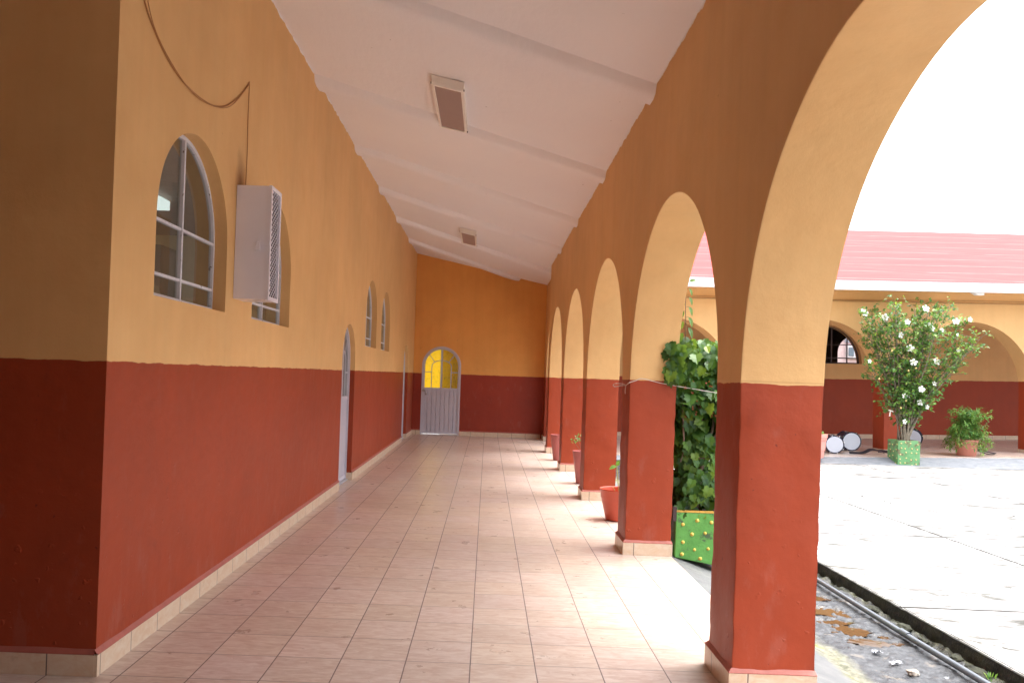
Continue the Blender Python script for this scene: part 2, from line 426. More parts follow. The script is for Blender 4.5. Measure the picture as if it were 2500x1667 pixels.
def door(tf, s0, s1, zs, mid, parent, d=.10, glass=None, glass2=None, label=None, rail=.05):
    r = (s1-s0)/2; c = (s0+s1)/2
    fw = .045
    path = [(s0+fw/2, 0.02)] + [(c - (r-fw/2)*cos(pi*i/40), zs+(r-fw/2)*sin(pi*i/40)) for i in range(41)] + [(s1-fw/2, 0.02)]
    b = MB(); b.ribbon(path, fw, -d-.02, -d+.035, tf); D = b.build('door', M_steel, parent)
    if label: D['label'] = label
    # leaf frame
    q = MB(); gw = .032; off = fw+gw/2-.004
    path = [(s0+off, 0.03)] + [(c - (r-off)*cos(pi*i/40), zs+(r-off)*sin(pi*i/40)) for i in range(41)] + [(s1-off, 0.03)]
    q.ribbon(path, gw, -d-.012, -d+.02, tf)
    q.ribbon([(s0+fw, mid), (s1-fw, mid)], rail, -d-.010, -d+.024, tf)
    q.ribbon([(s0+fw, .055), (s1-fw, .055)], .05, -d-.010, -d+.022, tf)
    q.ribbon([(c, mid), (c, zs+r-fw)], .046, -d-.010, -d+.026, tf)
    q.build('leaf_frame', M_steel, D)
    # inner muntins: smaller arch, short bars and diagonals
    m = MB(); ri = r*.50; zt = zs-.01
    m.ribbon([(c-ri, mid)] + [(c-ri*cos(pi*i/24), zt+ri*.62*sin(pi*i/24)) for i in range(25)] + [(c+ri, mid)], .019, -d-.004, -d+.018, tf)
    for sg in (-1, 1):
        m.ribbon([(c+sg*ri, zt-.14), (c+sg*(r-.07), zt-.14)], .017, -d-.003, -d+.017, tf)
        m.ribbon([(c+sg*ri*.72, zt+ri*.62*.70), (c+sg*(r-.05)*.74, zt+(r-.05)*.70)], .017, -d-.003, -d+.017, tf)
    m.build('muntins', M_steel, D)
    # lower panel with vertical folds
    p = MB(); n = 8; a0, a1 = s0+fw+.006, s1-fw-.006; st = (a1-a0)/n
    for k in range(n):
        p.box((a0+k*st+.009, .075, -d-.006), (a0+(k+1)*st-.009, mid-rail/2, -d+.014), tf=tf)
    p.box((a0, .075, -d-.008), (a1, mid-rail/2, -d-.002), tf=tf)
    p.build('lower_panel', M_steel, D)
    # panes
    def half(sa, sb, mat, nm='pane'):
        pts = [(sa, mid), (sb, mid)]; rr = r-fw
        for i in range(25):
            s = sb+(sa-sb)*i/24; pts.append((s, zs+sqrt(max(0, rr*rr-(s-c)**2))))
        mesh(nm, [tf(Vector((u, v, -d+.004))) for u, v in pts], [tuple(range(len(pts)))], mat, D)
    half(s0+fw, c, glass or M_glass); half(c, s1-fw, glass2 or glass or M_glass)
    # lock and handle
    h = MB(); h.box((s0+.02, mid-.07, -d+.02), (s0+.10, mid-.03, -d+.045), tf=tf)
    h.tube([tf(Vector((s0+.05, mid-.02, -d+.045))), tf(Vector((s0+.07, mid-.06, -d+.065))), tf(Vector((s0+.11, mid-.09, -d+.06)))], .009, 8)
    h.build('handle', M_metal, D, 40)
    k = MB(); k.lathe([(.0, -.028), (.016, -.026), (.018, 0), (.012, .018), (0, .02)], 12, c=tf(Vector((s0+.115, mid-.13, -d+.035))))
    k.build('padlock', M_metal, D, 40)
    th = MB(); th.box((s0+.005, .004, -d-.03), (s1-.005, .020, -d+.06), tf=tf); th.build('gap_light_threshold', M_thr, D)  # pale glossy threshold; its brightness stands for light through the door gap
    return D
M_thr = simple('gap_light_metal', (.75, .77, .80), .28, .7)

# ------------------------------------------------------------------ left wall
lw = root('wall', (0, 7.5, 0), 'long plastered side wall on the left, orange yellow above a brick red dado, with arched windows', 'wall')
zt = zc(0)+.04
wins = [(.49, 1.67), (2.29, 3.45), (8.00, 9.15), (9.73, 10.88)]
ZS = 1.855
doors = [(6.20, 7.16), (13.52, 14.47)]
holes = [arch(a, c_, ZS, ZS+1.025-(c_-a)/2, 40, .012) for a, c_ in wins]
outer = [(0.0, 0)]
for a, c_ in doors:
    ar = arch(a, c_, 0, 2.09-(c_-a)/2, 36, .008)
    outer += [(a, 0)] + list(reversed(ar[2:])) + [(c_, 0)]
outer += [(YE+.25, 0), (YE+.25, zt), (0, zt)]
def dd(o):
    r = []
    for p in o:
        if not r or abs(p[0]-r[-1][0])+abs(p[1]-r[-1][1]) > 1e-5: r.append(p)
    return r
plate('plastered_wall', dd(outer), holes, .22, fr_x0, M_left, lw)
wl = ['arched window nearest the camera, left of the metal cabinet', 'arched window half hidden behind the metal cabinet',
      'first of the two far arched windows, beyond the side door', 'farthest small arched window of the side wall']
for i, (a, c_) in enumerate(wins):
    window(fr_x0, a, c_, ZS, ZS+1.025-(c_-a)/2, lw, pane=M_glass if i < 2 else M_glassd, label=wl[i])
door(fr_x0, *doors[0], 2.09-.48, 1.12, lw, d=.10, glass=M_glass, label='white steel side door with clear glass, seen almost edge-on')
door(fr_x0, *doors[1], 2.09-.475, 1.12, lw, d=.10, glass=M_glass, label='recessed side door next to the far corner')
# skirting
def skirt_x(y0, y1, x, sgn, parent, h=.102, th=.016):
    b = MB(); xa, xb = sorted((x, x+sgn*th)); b.box((xa, y0, .001), (xb, y1, h)); o = b.build('skirting', M_skirt, parent)
    q = MB()
    n = max(2, int((y1-y0)/.05)); vs = []
    for i in range(n+1):
        y = y0+(y1-y0)*i/n; e = .004*noise.noise(Vector((y*6, x, 0)))
        vs += [(x+sgn*(th+.001+e*.3), y, h+.0005), (x+sgn*(th+.0015), y, h+.004), (x+sgn*.0005, y, h+.026+e)]
    fs = []
    for i in range(n):
        for j in range(2): fs.append((i*3+j, i*3+j+1, (i+1)*3+j+1, (i+1)*3+j))
    q.add(vs, fs); q.build('mortar_fillet', M_mortar, o, None)
    return o
def skirt_y(x0, x1, y, parent, h=.102, th=.016, xk=0):
    b = MB(); b.box((x0, y-th, .001), (x1, y, h)); o = b.build('skirting', M_skirt, parent)
    n = max(2, int((x1-x0)/.05)); vs = []
    for i in range(n+1):
        x = x0+(x1-x0)*i/n; e = .004*noise.noise(Vector((x*6, y, 0)))
        vs += [(x, y-th-.001-e*.3, h+.0005), (x, y-th-.0015, h+.004), (x, y-.0005, h+.026+e)]
    fs = []
    for i in range(n):
        for j in range(2): fs.append((i*3+j, i*3+j+1, (i+1)*3+j+1, (i+1)*3+j))
    q = MB(); q.add(vs, fs); q.build('mortar_fillet', M_mortar, o)
    return o
skirt_x(-.031, doors[0][0], 0, 1, lw); skirt_x(doors[0][1], doors[1][0], 0, 1, lw); skirt_x(doors[1][1], YE, 0, 1, lw)
for (a, c_) in doors:
    b = MB(); b.box((-.068, c_-.016, .001), (-.001, c_, .102)); b.build('skirting', M_skirt, lw)
    b = MB(); b.box((-.25, a, -.002), (0.0, c_, .003)); b.build('door_sill', M_floor, lw)

# near cross wall to the left of the corner
cw = root('wall', (-1.3, 0, 0), 'dark shaded cross wall at the far left edge, meeting the corridor wall at the near corner', 'wall')
b = MB(); b.box((XL, -.016, 0), (.0006, -.0005, zc(0)+.1)); b.box((XL, .0, 0), (-.2205, .20, zc(XL)+.05)); b.build('plastered_wall', M_left, cw)
skirt_y(XL, .0005, -.0162, cw)
# recess walls
rw = root('wall', (XL, -4, 0), 'end wall of the dark recess at the left, outside the picture', 'wall')
b = MB(); b.box((XL-.2, YB, 0), (XL-.001, .2, 5.1)); b.build('plastered_wall', M_left, rw)
bw = root('wall', (0, YB, 0), 'cross wall closing the corridor behind the camera', 'wall')
b = MB(); b.box((XL-.2, YB-.2, 0), (W+T, YB-.001, 5.1)); b.build('plastered_wall', M_left, bw)

# ------------------------------------------------------------------ end wall
ew = root('wall', (1.6, YE, 0), 'end wall closing the corridor, deep orange above a dark red dado, with an arched door', 'wall')
ds0, ds1 = .21, 1.16
ar = arch(ds0, ds1, 0, 2.15-.475, 36, .004)
xr = W+T
outer = [(-.3, 0), (ds0, 0)] + list(reversed(ar[2:])) + [(ds1, 0), (xr, 0), (xr, zc(xr)+.04), (-.3, zc(-.3)+.04)]
plate('plastered_wall', dd(outer), [], .2, fr_end, M_end, ew)
M_amber2 = M_amber
door(fr_end, ds0, ds1, 2.15-.475, 1.12, ew, d=.03, glass=M_amber, label='arched steel door with amber glass and grooved grey lower panel')
skirt_y(0.016, ds0, YE, ew); skirt_y(ds1, 3.13, YE, ew)
# unseen wall added to dim the right half of the amber glass
ow = root('wall', (1.6, YE+2.5, 0), 'unseen wall added outside to dim the right half of the amber glass', 'wall')
b = MB(); b.box((.66, YE+.5, 0), (2.6, YE+.6, 3.4)); b.build('plastered_wall', simple('blocking_render', (.22, .20, .15), .8), ow)

# ------------------------------------------------------------------ arcade
ac = root('arcade', (W+.2, 4, 0), 'row of orange arches on thick square pillars with brick red dados beside the courtyard', 'arcade')
ZSP = 1.50; RR = (SP-PW)/2
k0, k1 = -1, 4
pill = [P0+SP*k for k in range(k0, k1+1)]
def fr_arc(v): return Vector((W-v.z, v.x, v.y))   # n toward -x  (front face at W)
outer = [(YB-.2, ZSP)]
ys = pill
outer = [(YB-.2, ZSP)]
# first (behind camera) solid up to first pillar
for i, y in enumerate(ys):
    if i == 0:
        outer += [(y+PW, ZSP)]
    else:
        a, c_ = ys[i-1]+PW, y
        cc = (a+c_)/2; rr = (c_-a)/2
        for j in range(1, 48):
            th = pi - pi*j/48
            q = 1+.006*noise.noise(Vector((y+th*2.5, th, 1)))
            outer.append((cc+rr*q*cos(th), ZSP+rr*(.985 if i == 1 else .965)*q*sin(th)))
        outer += [(c_, ZSP), (c_+PW, ZSP)]
outer += [(ys[-1]+PW, zc(W)+.10), (YB-.2, zc(W)+.10)]
plate('arch_wall', dd(outer), [], T, fr_arc, M_dado2, ac)
# last bay stands slightly farther out
XO = .15; y6 = ys[-1]+SP
a, c_ = ys[-1]+PW, y6; cc = (a+c_)/2; rr = (c_-a)/2
o2 = [(a-.2, ZSP), (a, ZSP)]+[(cc-rr*cos(pi*j/48), ZSP+rr*.96*sin(pi*j/48)) for j in range(1, 48)]+[(c_, ZSP), (YE+.25, ZSP), (YE+.25, zc(W)+.10), (a-.2, zc(W)+.10)]
plate('arch_wall', o2, [], T, lambda v: Vector((W+XO-v.z, v.x, v.y)), M_dado2, ac)
b = MB(); b.box((W+XO, y6, 0), (W+XO+T, YE+.25, ZSP-.0005)); o_ = b.build('end_pier', M_dado2, ac)
b = MB(); b.box((W+XO-.015, y6-.015, .001), (W+XO+T+.01, YE-.02, .104)); b.build('skirting', M_skirt, o_)
b = MB(); b.box((W+T, ys[-1]+PW, -.4), (W+T+.16, YE, -.002)); b.build('step', M_conc, ac)
b = MB(); b.box((W+.001, YB-.2, 0), (W+T-.001, ys[0], ZSP-.0005)); b.build('closed_bay', M_dado2, ac)

def pillar(y, idx):
    n1, nz = 8, 44; vs = {}; V = []; F = []
    def vid(i, j, k):
        key = (i, j, k)
        if key in vs: return vs[key]
        x = W + T*i/n1; yy = y+PW*j/n1; z = ZSP*k/nz
        fade = min(1, (nz-k)/5.0)
        p = Vector((x*1.0, yy*1.0, z))
        e = Vector((noise.noise(p*5+Vector((3, 0, 0))), noise.noise(p*5+Vector((0, 9, 0))), 0))*.0045*fade
        e += Vector((noise.noise(p*17+Vector((3, 0, 0))), noise.noise(p*17+Vector((0, 9, 0))), 0))*.0022*fade
        corner = (i in (0, n1)) and (j in (0, n1))
        if corner:
            c = Vector((W+T/2-x, y+PW/2-yy, 0)).normalized()
            q = .004+max(0, noise.noise(Vector((x*3, yy*3, z*9))))*.010*fade
            e += c*q*fade
        V.append((x+e.x, yy+e.y, z)); vs[key] = len(V)-1
        return vs[key]
    for k in range(nz):
        for i in range(n1):
            F.append((vid(i,0,k), vid(i+1,0,k), vid(i+1,0,k+1), vid(i,0,k+1)))
            F.append((vid(i+1,n1,k), vid(i,n1,k), vid(i,n1,k+1), vid(i+1,n1,k+1)))
        for j in range(n1):
            F.append((vid(0,j+1,k), vid(0,j,k), vid(0,j,k+1), vid(0,j+1,k+1)))
            F.append((vid(n1,j,k), vid(n1,j+1,k), vid(n1,j+1,k+1), vid(n1,j,k+1)))
    o = mesh('pillar', V, F, M_dado2, ac, 50)
    b = MB(); th = .015; xa, xb, ya, yb = W-th, W+T+.006, y-th, y+PW+th
    b.box((xa, ya, .001), (xb, yb, .105)); b.build('skirting', M_skirt, o)
    # sloping mortar fillet round the top of the tiles
    q = MB(); z0, z1 = .1055, .128
    def ring(m, z, jit):
        pts = []
        n = 12
        cs = [(xa+m, ya+m), (xb-m*.3, ya+m), (xb-m*.3, yb-m), (xa+m, yb-m)]
        for s in range(4):
            p0, p1 = cs[s], cs[(s+1) % 4]
            for i in range(n):
                px, py = p0[0]+(p1[0]-p0[0])*i/n, p0[1]+(p1[1]-p0[1])*i/n
                pts.append((px, py, z+jit*noise.noise(Vector((px*14, py*14, z)))))
        return pts
    A, B = ring(-.001, z0, .0), ring(-.0015, z0+.004, .002)
    C = ring(th+.001, z1, .006); n = len(A)
    q.add(A+B+C, [(r*n+i, r*n+(i+1) % n, (r+1)*n+(i+1) % n, (r+1)*n+i) for r in range(2) for i in range(n)])
    q.build('mortar_fillet', M_mortar, o)
for i, y in enumerate(ys): pillar(y, i)

# ------------------------------------------------------------------ ceiling lights
M_hous = simple('cream_enamel', (.86, .85, .80), .35, var=.05, scale=4)
M_diff = simple('dull_diffuser', (.36, .27, .25), .45, var=.04, scale=5)
def light(x, y, ln, label):
    L = root('ceiling_light', (x, y, zc(x)), label, 'lamp', 'rectangular ceiling lights')
    w = .30; d = .085
    def tf(v): return Vector((x+v.x, y+v.y, zc(x+v.x)-.002+v.z))
    b = MB(); b.add([tf(Vector(q)) for q in [(-w/2, 0, .0), (w/2, 0, .0), (w/2, ln, .0), (-w/2, ln, .0),
        (-w/2+.012, .012, -d*.72), (w/2-.012, .012, -d*.72), (w/2-.012, ln-.012, -d*.72), (-w/2+.012, ln-.012, -d*.72)]],
        [(0,1,2,3),(4,7,6,5),(0,4,5,1),(1,5,6,2),(2,6,7,3),(3,7,4,0)])
    b.build('housing', M_hous, L)
    c = MB(); e = .006
    for (p, q) in [((-w/2+e, e), (w/2-e, e+.028)), ((-w/2+e, ln-e-.028), (w/2-e, ln-e)), ((-w/2+e, e+.028), (-w/2+e+.024, ln-e-.028)), ((w/2-e-.024, e+.028), (w/2-e, ln-e-.028))]:
        c.box((p[0], p[1], -d), (q[0], q[1], -d*.70), tf=tf)
    c.build('frame', M_hous, L)
    g = MB(); g.box((-w/2+e+.024, e+.028, -d+.010), (w/2-e-.024, ln-e-.028, -d+.018), tf=tf); g.build('diffuser', M_diff, L)
    k = MB()
    for sx in (-1, 1):
        for yy in (e+.004, ln-e-.012):
            k = MB(); k.box((sx*(w/2-.004)-.006, yy, -d*.9), (sx*(w/2-.004)+.006, yy+.01, -d*.72), tf=tf); k.build('clip', M_dark, L)
light(1.365, 3.32, 1.25, 'large rectangular ceiling light nearest the camera')
light(1.365, 10.75, 1.25, 'smaller looking rectangular ceiling light farther down the corridor')

# ------------------------------------------------------------------ wall cabinet
cb = root('wall_cabinet', (0, 1.95, 1.97), 'pale grey metal cabinet with a diamond mesh front fixed to the wall', 'cabinet')
M_cab = simple('pale_grey_enamel', (.78, .79, .90), .18, var=.03, scale=3, spec=.6)
x1_, ya, yb, za, zb = .250, 1.83, 2.09, 1.965, 2.765
b = MB()
b.box((.002, ya, za), (x1_-.02, ya+.004, zb)); b.box((.002, yb-.004, za), (x1_-.02, yb, zb))
b.box((.002, ya+.004, zb-.004), (x1_-.02, yb-.004, zb)); b.box((.002, ya+.004, za), (x1_-.02, yb-.004, za+.004))
b.build('body', M_cab, cb)
b = MB(); b.box((.003, ya+.005, za+.005), (.006, yb-.005, zb-.005)); b.box((.003, ya+.0045, za+.005), (x1_-.03, ya+.006, zb-.005)); b.box((.007, yb-.009, za+.005), (x1_-.022, yb-.005, zb-.005)); b.box((.007, ya+.007, za+.005), (x1_-.022, yb-.01, za+.008)); b.box((.007, ya+.007, zb-.008), (x1_-.022, yb-.01, zb-.005)); b.build('shade_lining', M_dark, cb)  # near-black sheets added inside to paint the cabinet's interior shade
b = MB(); e = .024
for lo, hi in [((ya-.004, za-.004), (ya+e, zb+.004)), ((yb-e, za-.004), (yb+.004, zb+.004)), ((ya+e, zb-e), (yb-e, zb+.004)), ((ya+e, za-.004), (yb-e, za+e))]:
    b.box((x1_-.02, lo[0], lo[1]), (x1_, hi[0], hi[1]))
b.build('door_frame', M_cab, cb)
b = MB(); p = .036; y_lo, y_hi, z_lo, z_hi = ya+e, yb-e, za+e, zb-e
def clipseg(c, sg):   # z = sg*(y) *1.35 + c  in rectangle
    k = .74*sg; pts = []
    for y in (y_lo, y_hi):
        z = k*(y-y_lo)+c
        if z_lo <= z <= z_hi: pts.append((y, z))
    for z in (z_lo, z_hi):
        y = (z-c)/k+y_lo
        if y_lo < y < y_hi: pts.append((y, z))
    return pts[:2] if len(pts) >= 2 else None
for sg in (-1, 1):
    c = z_lo - .4
    while c < z_hi+.4:
        s_ = clipseg(c, sg)
        if s_ and (Vector(s_[0])-Vector(s_[1])).length > .004:
            b.ribbon([s_[0], s_[1]], .0040, x1_-.012+.001*sg, x1_-.009+.001*sg, fr_x0)
        c += p
b.build('mesh_grille', M_cab, cb)
h = MB(); zh = 2.355
h.box((x1_-.075, ya-.008, zh-.012), (x1_-.004, ya-.004, zh+.012)); h.box((x1_-.10, ya-.006, zh-.02), (x1_-.07, ya-.002, zh+.02))
h.build('hasp', M_cab, cb)
h = MB(); h.box((x1_-.10, ya-.024, zh-.05), (x1_-.066, ya-.008, zh-.016))
h.tube([(x1_-.095, ya-.016, zh-.018), (x1_-.095, ya-.016, zh+.002), (x1_-.083, ya-.016, zh+.012), (x1_-.071, ya-.016, zh+.002), (x1_-.071, ya-.016, zh-.018)], .0035, 6)
h.build('padlock', M_cab, cb)

# cable on the wall
def smoothpts(P, n=8):
    out = []
    P = [Vector(p) for p in P]
    for i in range(len(P)-1):
        a = P[max(i-1, 0)]; b_ = P[i]; c = P[i+1]; d = P[min(i+2, len(P)-1)]
        for k in range(n):
            t = k/n
            out.append(.5*((2*b_)+(c-a)*t+(2*a-5*b_+4*c-d)*t*t+(3*b_-a-3*c+d)*t**3))
    out.append(P[-1]); return out
b = MB()
b.tube(smoothpts([(.006, .05, 4.37), (.006, .10, 3.75), (.006, .21, 3.36), (.006, .40, 3.21), (.006, .62, 3.13), (.006, .85, 3.105), (.006, 1.10, 3.115), (.006, 1.32, 3.15), (.006, 1.52, 3.22), (.006, 1.72, 3.33), (.006, 1.88, 3.44), (.006, 2.01, 3.555)], 6), .0042, 6)
b.tube(smoothpts([(.008, .10, 3.74), (.016, .24, 3.34), (.012, .45, 3.185), (.012, .85, 3.095), (.012, 1.2, 3.12), (.012, 1.6, 3.245), (.010, 2.0, 3.54)], 6), .0028, 6)
b.tube(smoothpts([(.006, 2.015, 3.56), (.005, 2.012, 3.3), (.006, 2.02, 3.05), (.006, 2.008, 2.766)], 6), .0030, 6)
tag(b.build('cable', M_wire, None, 60), 'thin tan cable sagging across the wall and dropping to the metal cabinet', 'cable')
M_stain = simple('soot_stain', (.20, .085, .03), .9)

# string round the second pillar
ps = P0+SP
b = MB()
b.tube(smoothpts([(3.80, ps-.10, 1.40), (3.62, ps-.07, 1.425), (3.43, ps-.014, 1.452), (3.28, ps-.010, 1.475), (3.135, ps-.010, 1.505), (3.08, ps-.010, 1.488), (3.022, ps-.012, 1.468)], 5), .0032, 6)
b.tube(smoothpts([(3.022, ps-.012, 1.468), (3.018, ps+.05, 1.455), (3.014, ps+.10, 1.442)], 4), .0032, 6)
b.tube(smoothpts([(3.014, ps+.10, 1.442), (3.005, ps+.08, 1.41), (3.008, ps+.09, 1.37)], 4), .003, 6)
b.tube(smoothpts([(3.014, ps+.10, 1.442), (2.99, ps+.12, 1.455), (2.93, ps+.14, 1.455), (2.91, ps+.15, 1.44), (2.93, ps+.15, 1.428), (2.98, ps+.13, 1.44), (3.014, ps+.10, 1.442)], 5), .003, 6)
tag(b.build('string', M_string, None, 60), 'pale string tied round the second pillar from the camera, with a small loop', 'string')

# ------------------------------------------------------------------ outdoor ground
def cz_(x, y): return -.122-.0026*max(min(y, 14.5), -9)
def courtyard_mat():
    t = NT('courtyard_concrete'); co = t.coord(); X = t.xyz(co)
    w = t.math('MULTIPLY', t.math('SUBTRACT', t.noise(co, 1.2, 4), .5), .06)
    def ln(q, o, s_, wd):
        f = t.math('FRACT', t.math('DIVIDE', t.math('ADD', t.math('SUBTRACT', q, o), w), s_))
        d = t.math('MULTIPLY', t.math('MINIMUM', f, t.math('SUBTRACT', 1.0, f)), s_)
        return t.ramp(d, wd*.5, wd, 1.0, 0.0)
    g = t.math('MAXIMUM', ln(X[0], 6.95, 2.9, .022), ln(X[1], 2.2, 3.0, .024))
    s1 = t.ramp(t.noise(t.scl(co, .8, 2.2, 1), 1.6, 9, .70, 1.0), .465, .64)
    s2 = t.ramp(t.noise(t.scl(co, 1.4, 5, 1), 2.2, 9, .72, 1.0), .51, .685)
    c = t.mix(t.ramp(t.noise(co, .7, 4), .3, .7), (.33, .326, .32), (.42, .415, .41))
    c = t.mix(t.math('MULTIPLY', s1, .92), c, (.055, .055, .048))
    c = t.mix(t.math('MULTIPLY', s2, .8), c, (.045, .04, .034))
    och = t.ramp(t.noise(t.scl(co, .5, 3, 1), 1.1, 4, .5), .68, .76)
    c = t.mix(t.math('MULTIPLY', och, .45), c, (.20, .10, .04))
    c = t.mix(t.ramp(t.noise(co, 55, 3), .73, .76, 0, .8), c, (.04, .04, .04))
    crk = t.n('TexVoronoi', {'Vector': t.n('VectorMath', {0: co, 1: t.scl(t.noise(co, 2, 4, out=1), .5, .5, 0)}, operation='ADD').outputs[0], 'Scale': .32}, feature='DISTANCE_TO_EDGE').outputs[0]
    c = t.mix(t.ramp(crk, .001, .0035, .9, 0), c, (.03, .028, .025))
    edge = t.ramp(X[0], 4.93, 5.25, .35, 0)
    c = t.mix(t.math('MULTIPLY', edge, t.ramp(t.noise(co, 12, 6, .7), .4, .6)), c, (.20, .19, .15))
    c = t.mix(g, c, (.025, .024, .022))
    wet = t.ramp(t.noise(co, .6, 4), .5, .62, .85, .6)
    t.bsdf(Base_Color=c, Specular_IOR_Level=.12, Roughness=wet, Normal=t.bump(t.noise(co, 30, 6, .7), .3, .006))
    return t.m
def grid(name, x0, x1, y0, y1, nx, ny, zf, mat, skirt=None, parent=None):
    vs = []; fs = []
    for j in range(ny+1):
        for i in range(nx+1):
            x = x0+(x1-x0)*i/nx; y = y0+(y1-y0)*j/ny; vs.append((x, y, zf(x, y)))
    for j in range(ny):
        for i in range(nx):
            a = j*(nx+1)+i; fs.append((a, a+1, a+nx+2, a+nx+1))
    return mesh(name, vs, fs, mat, parent, 180)
XE = 4.93
ct = grid('courtyard_paving', XE+.012, 60, -25, 14.6, 60, 40, cz_, courtyard_mat()); tag(ct, 'pale concrete slab paving of the open courtyard with dark stains', 'paving', kind='structure')
# ground sheet to the horizon
g_ = MB(); g_.add([(-300, -300, -.5), (300, -300, -.5), (300, 300, -.5), (-300, 300, -.5)], [(0, 1, 2, 3)])
tag(g_.build('ground', simple('earth', (.22, .19, .15), .9, scale=.3), fix=False), 'bare ground around the buildings', 'ground', kind='structure')
# slab edge, mossy dark
def mossface():
    t = NT('mossy_wet_concrete'); co = t.coord(); X = t.xyz(co)
    n1 = t.noise(t.scl(co, 3, 3, 6), 2.0, 7, .7)
    c = t.mix(t.ramp(n1, .42, .62), (.005, .005, .004), (.022, .023, .008))
    c = t.mix(t.ramp(t.noise(co, 24, 5, .7), .60, .70, 0, .7), c, (.06, .055, .035))
    c = t.mix(t.ramp(t.noise(co, 9, 4), .64, .72, 0, .6), c, (.10, .045, .03))
    t.bsdf(Base_Color=c, Roughness=.7, Normal=t.bump(t.noise(co, 18, 7, .7), .9, .02))
    return t.m
M_moss = mossface()
vs = []; fs = []; ny = 520; ya_, yb_ = -12, 14.3
rows = 7
for j in range(ny+1):
    y = ya_+(yb_-ya_)*j/ny
    top = cz_(XE, y); e = .006*noise.noise(Vector((y*7, 0, 0)))+.008*noise.noise(Vector((y*21, 3, 0)))
    for k in range(rows):
        q = k/(rows-1)
        x = XE - .004 + e*(1-q*.3) + .012*noise.noise(Vector((y*9, q*4, 5)))*min(1, k) - (.0 if k else -.016)
        z = top+.0015 - q*(top+.30) if k else top+.0015
        if k == 0: x = XE+.03
        if k == 1: x = XE+.002+e; z = top-.004
        vs.append((x, y, z))
for j in range(ny):
    for k in range(rows-1):
        a = j*rows+k; fs.append((a, a+1, a+rows+1, a+rows))
se = mesh('slab_edge', vs, fs, M_moss, ct, 60); fixn(se)

# drain channel floor: light ramp, moss, wet asphalt
PUD = [(4.56, 2.78, .10, .06), (4.47, 2.40, .12, .11), (4.43, 2.13, .11, .05), (4.44, 1.93, .11, .12), (4.47, 1.67, .11, .06), (4.63, 1.80, .03, .03), (4.66, 1.66, .035, .03)]
def chan_z(x, y):
    if x < 4.02: z = -.006-.20*(x-3.43)/.59
    else: z = -.206-.024*min(1, (x-4.02)/.3)
    w = max(0, min(1, (x-3.95)/.2))
    z += w*(.012*noise.noise(Vector((x*5, y*5, 0)))+.010*noise.noise(Vector((x*16, y*16, 2)))+.005*noise.noise(Vector((x*45, y*45, 2))))
    z += (1-w)*.0025*noise.noise(Vector((x*6, y*6, 0)))*min(1, (x-3.43)*8)
    for (px, py, pa, pb) in PUD:
        e = ((x-px)/(pa+.03))**2+((y-py)/(pb+.03))**2
        e += 1.3*noise.noise(Vector((x*13, y*13, 3)))+.8*noise.noise(Vector((x*34, y*34, 8)))
        if e < 1.6: z -= .020*max(0, min(1, (1.25-e)/.7))
    b = max(0, 1-abs(x-4.90)/.09)
    z += b*(.004+.040*noise.noise(Vector((x*9, y*5.5, 7)))+.03*noise.noise(Vector((x*20, y*16, 7))))
    return z
def chanmat():
    t = NT('wet_channel_floor'); co = t.coord(); X = t.xyz(co)
    wob = t.math('ADD', X[0], t.math('MULTIPLY', t.math('SUBTRACT', t.noise(co, 3.5, 6, .65), .5), .30))
    conc = t.mix(t.ramp(t.noise(co, 8, 6, .6), .3, .7), (.13, .136, .14), (.18, .18, .18))
    conc = t.mix(t.ramp(t.noise(t.scl(co, 9, 3, 1), 2, 6, .7), .58, .72, 0, .5), conc, (.23, .23, .23))
    conc = t.mix(t.ramp(t.noise(co, 2.6, 6, .7), .52, .68, 0, .5), conc, (.22, .23, .21))
    moss = t.mix(t.ramp(t.noise(co, 18, 6, .75), .40, .60), (.09, .095, .06), (.24, .23, .17))
    moss = t.mix(t.ramp(t.noise(co, 5, 5), .56, .66), moss, (.15, .155, .02))
    asp = t.mix(t.ramp(t.noise(co, 22, 8, .75), .42, .62), (.014, .016, .020), (.070, .075, .083))
    asp = t.mix(t.ramp(t.noise(co, 4.6, 7, .7), .56, .63, 0, .75), asp, (.17, .15, .125))
    c = t.mix(t.ramp(wob, 3.93, 4.00), conc, moss)
    c = t.mix(t.ramp(wob, 4.08, 4.16), c, asp)
    c = t.mix(t.ramp(t.math('ADD', X[0], t.math('MULTIPLY', t.noise(co, 12, 6, .7), .12)), 4.90, 4.94), c, t.mix(t.ramp(t.noise(co, 20, 7, .7), .42, .6), (.010, .010, .007), (.07, .072, .035)))
    h = t.math('ADD', t.noise(co, 26, 8, .75), t.math('MULTIPLY', t.noise(co, 80, 4, .7), .4))
    w = t.ramp(wob, 4.0, 4.15)
    r = t.math('SUBTRACT', .75, t.math('MULTIPLY', w, t.ramp(t.noise(co, 6, 5), .35, .6, .50, .30)))
    t.bsdf(Base_Color=c, Roughness=r, Normal=t.bump(h, .8, .012), Specular_IOR_Level=t.ramp(wob, 3.9, 4.15, .1, .55))
    return t.m
M_chan = chanmat()
ch = grid('drain_channel', 3.431, 4.955, -.6, 4.6, 150, 470, chan_z, M_chan)
tag(ch, 'gutter between corridor and courtyard with pale ramp, moss and wet dark bottom', 'gutter', kind='structure')
o_ = grid('drain_channel', 3.431, 4.955, 4.6, 14.2, 40, 160, chan_z, M_chan, parent=ch); o_.name = 'far_stretch'
o_ = grid('near_stretch', 3.431, 4.955, -9.0, -.6, 40, 100, chan_z, M_chan, parent=ch)

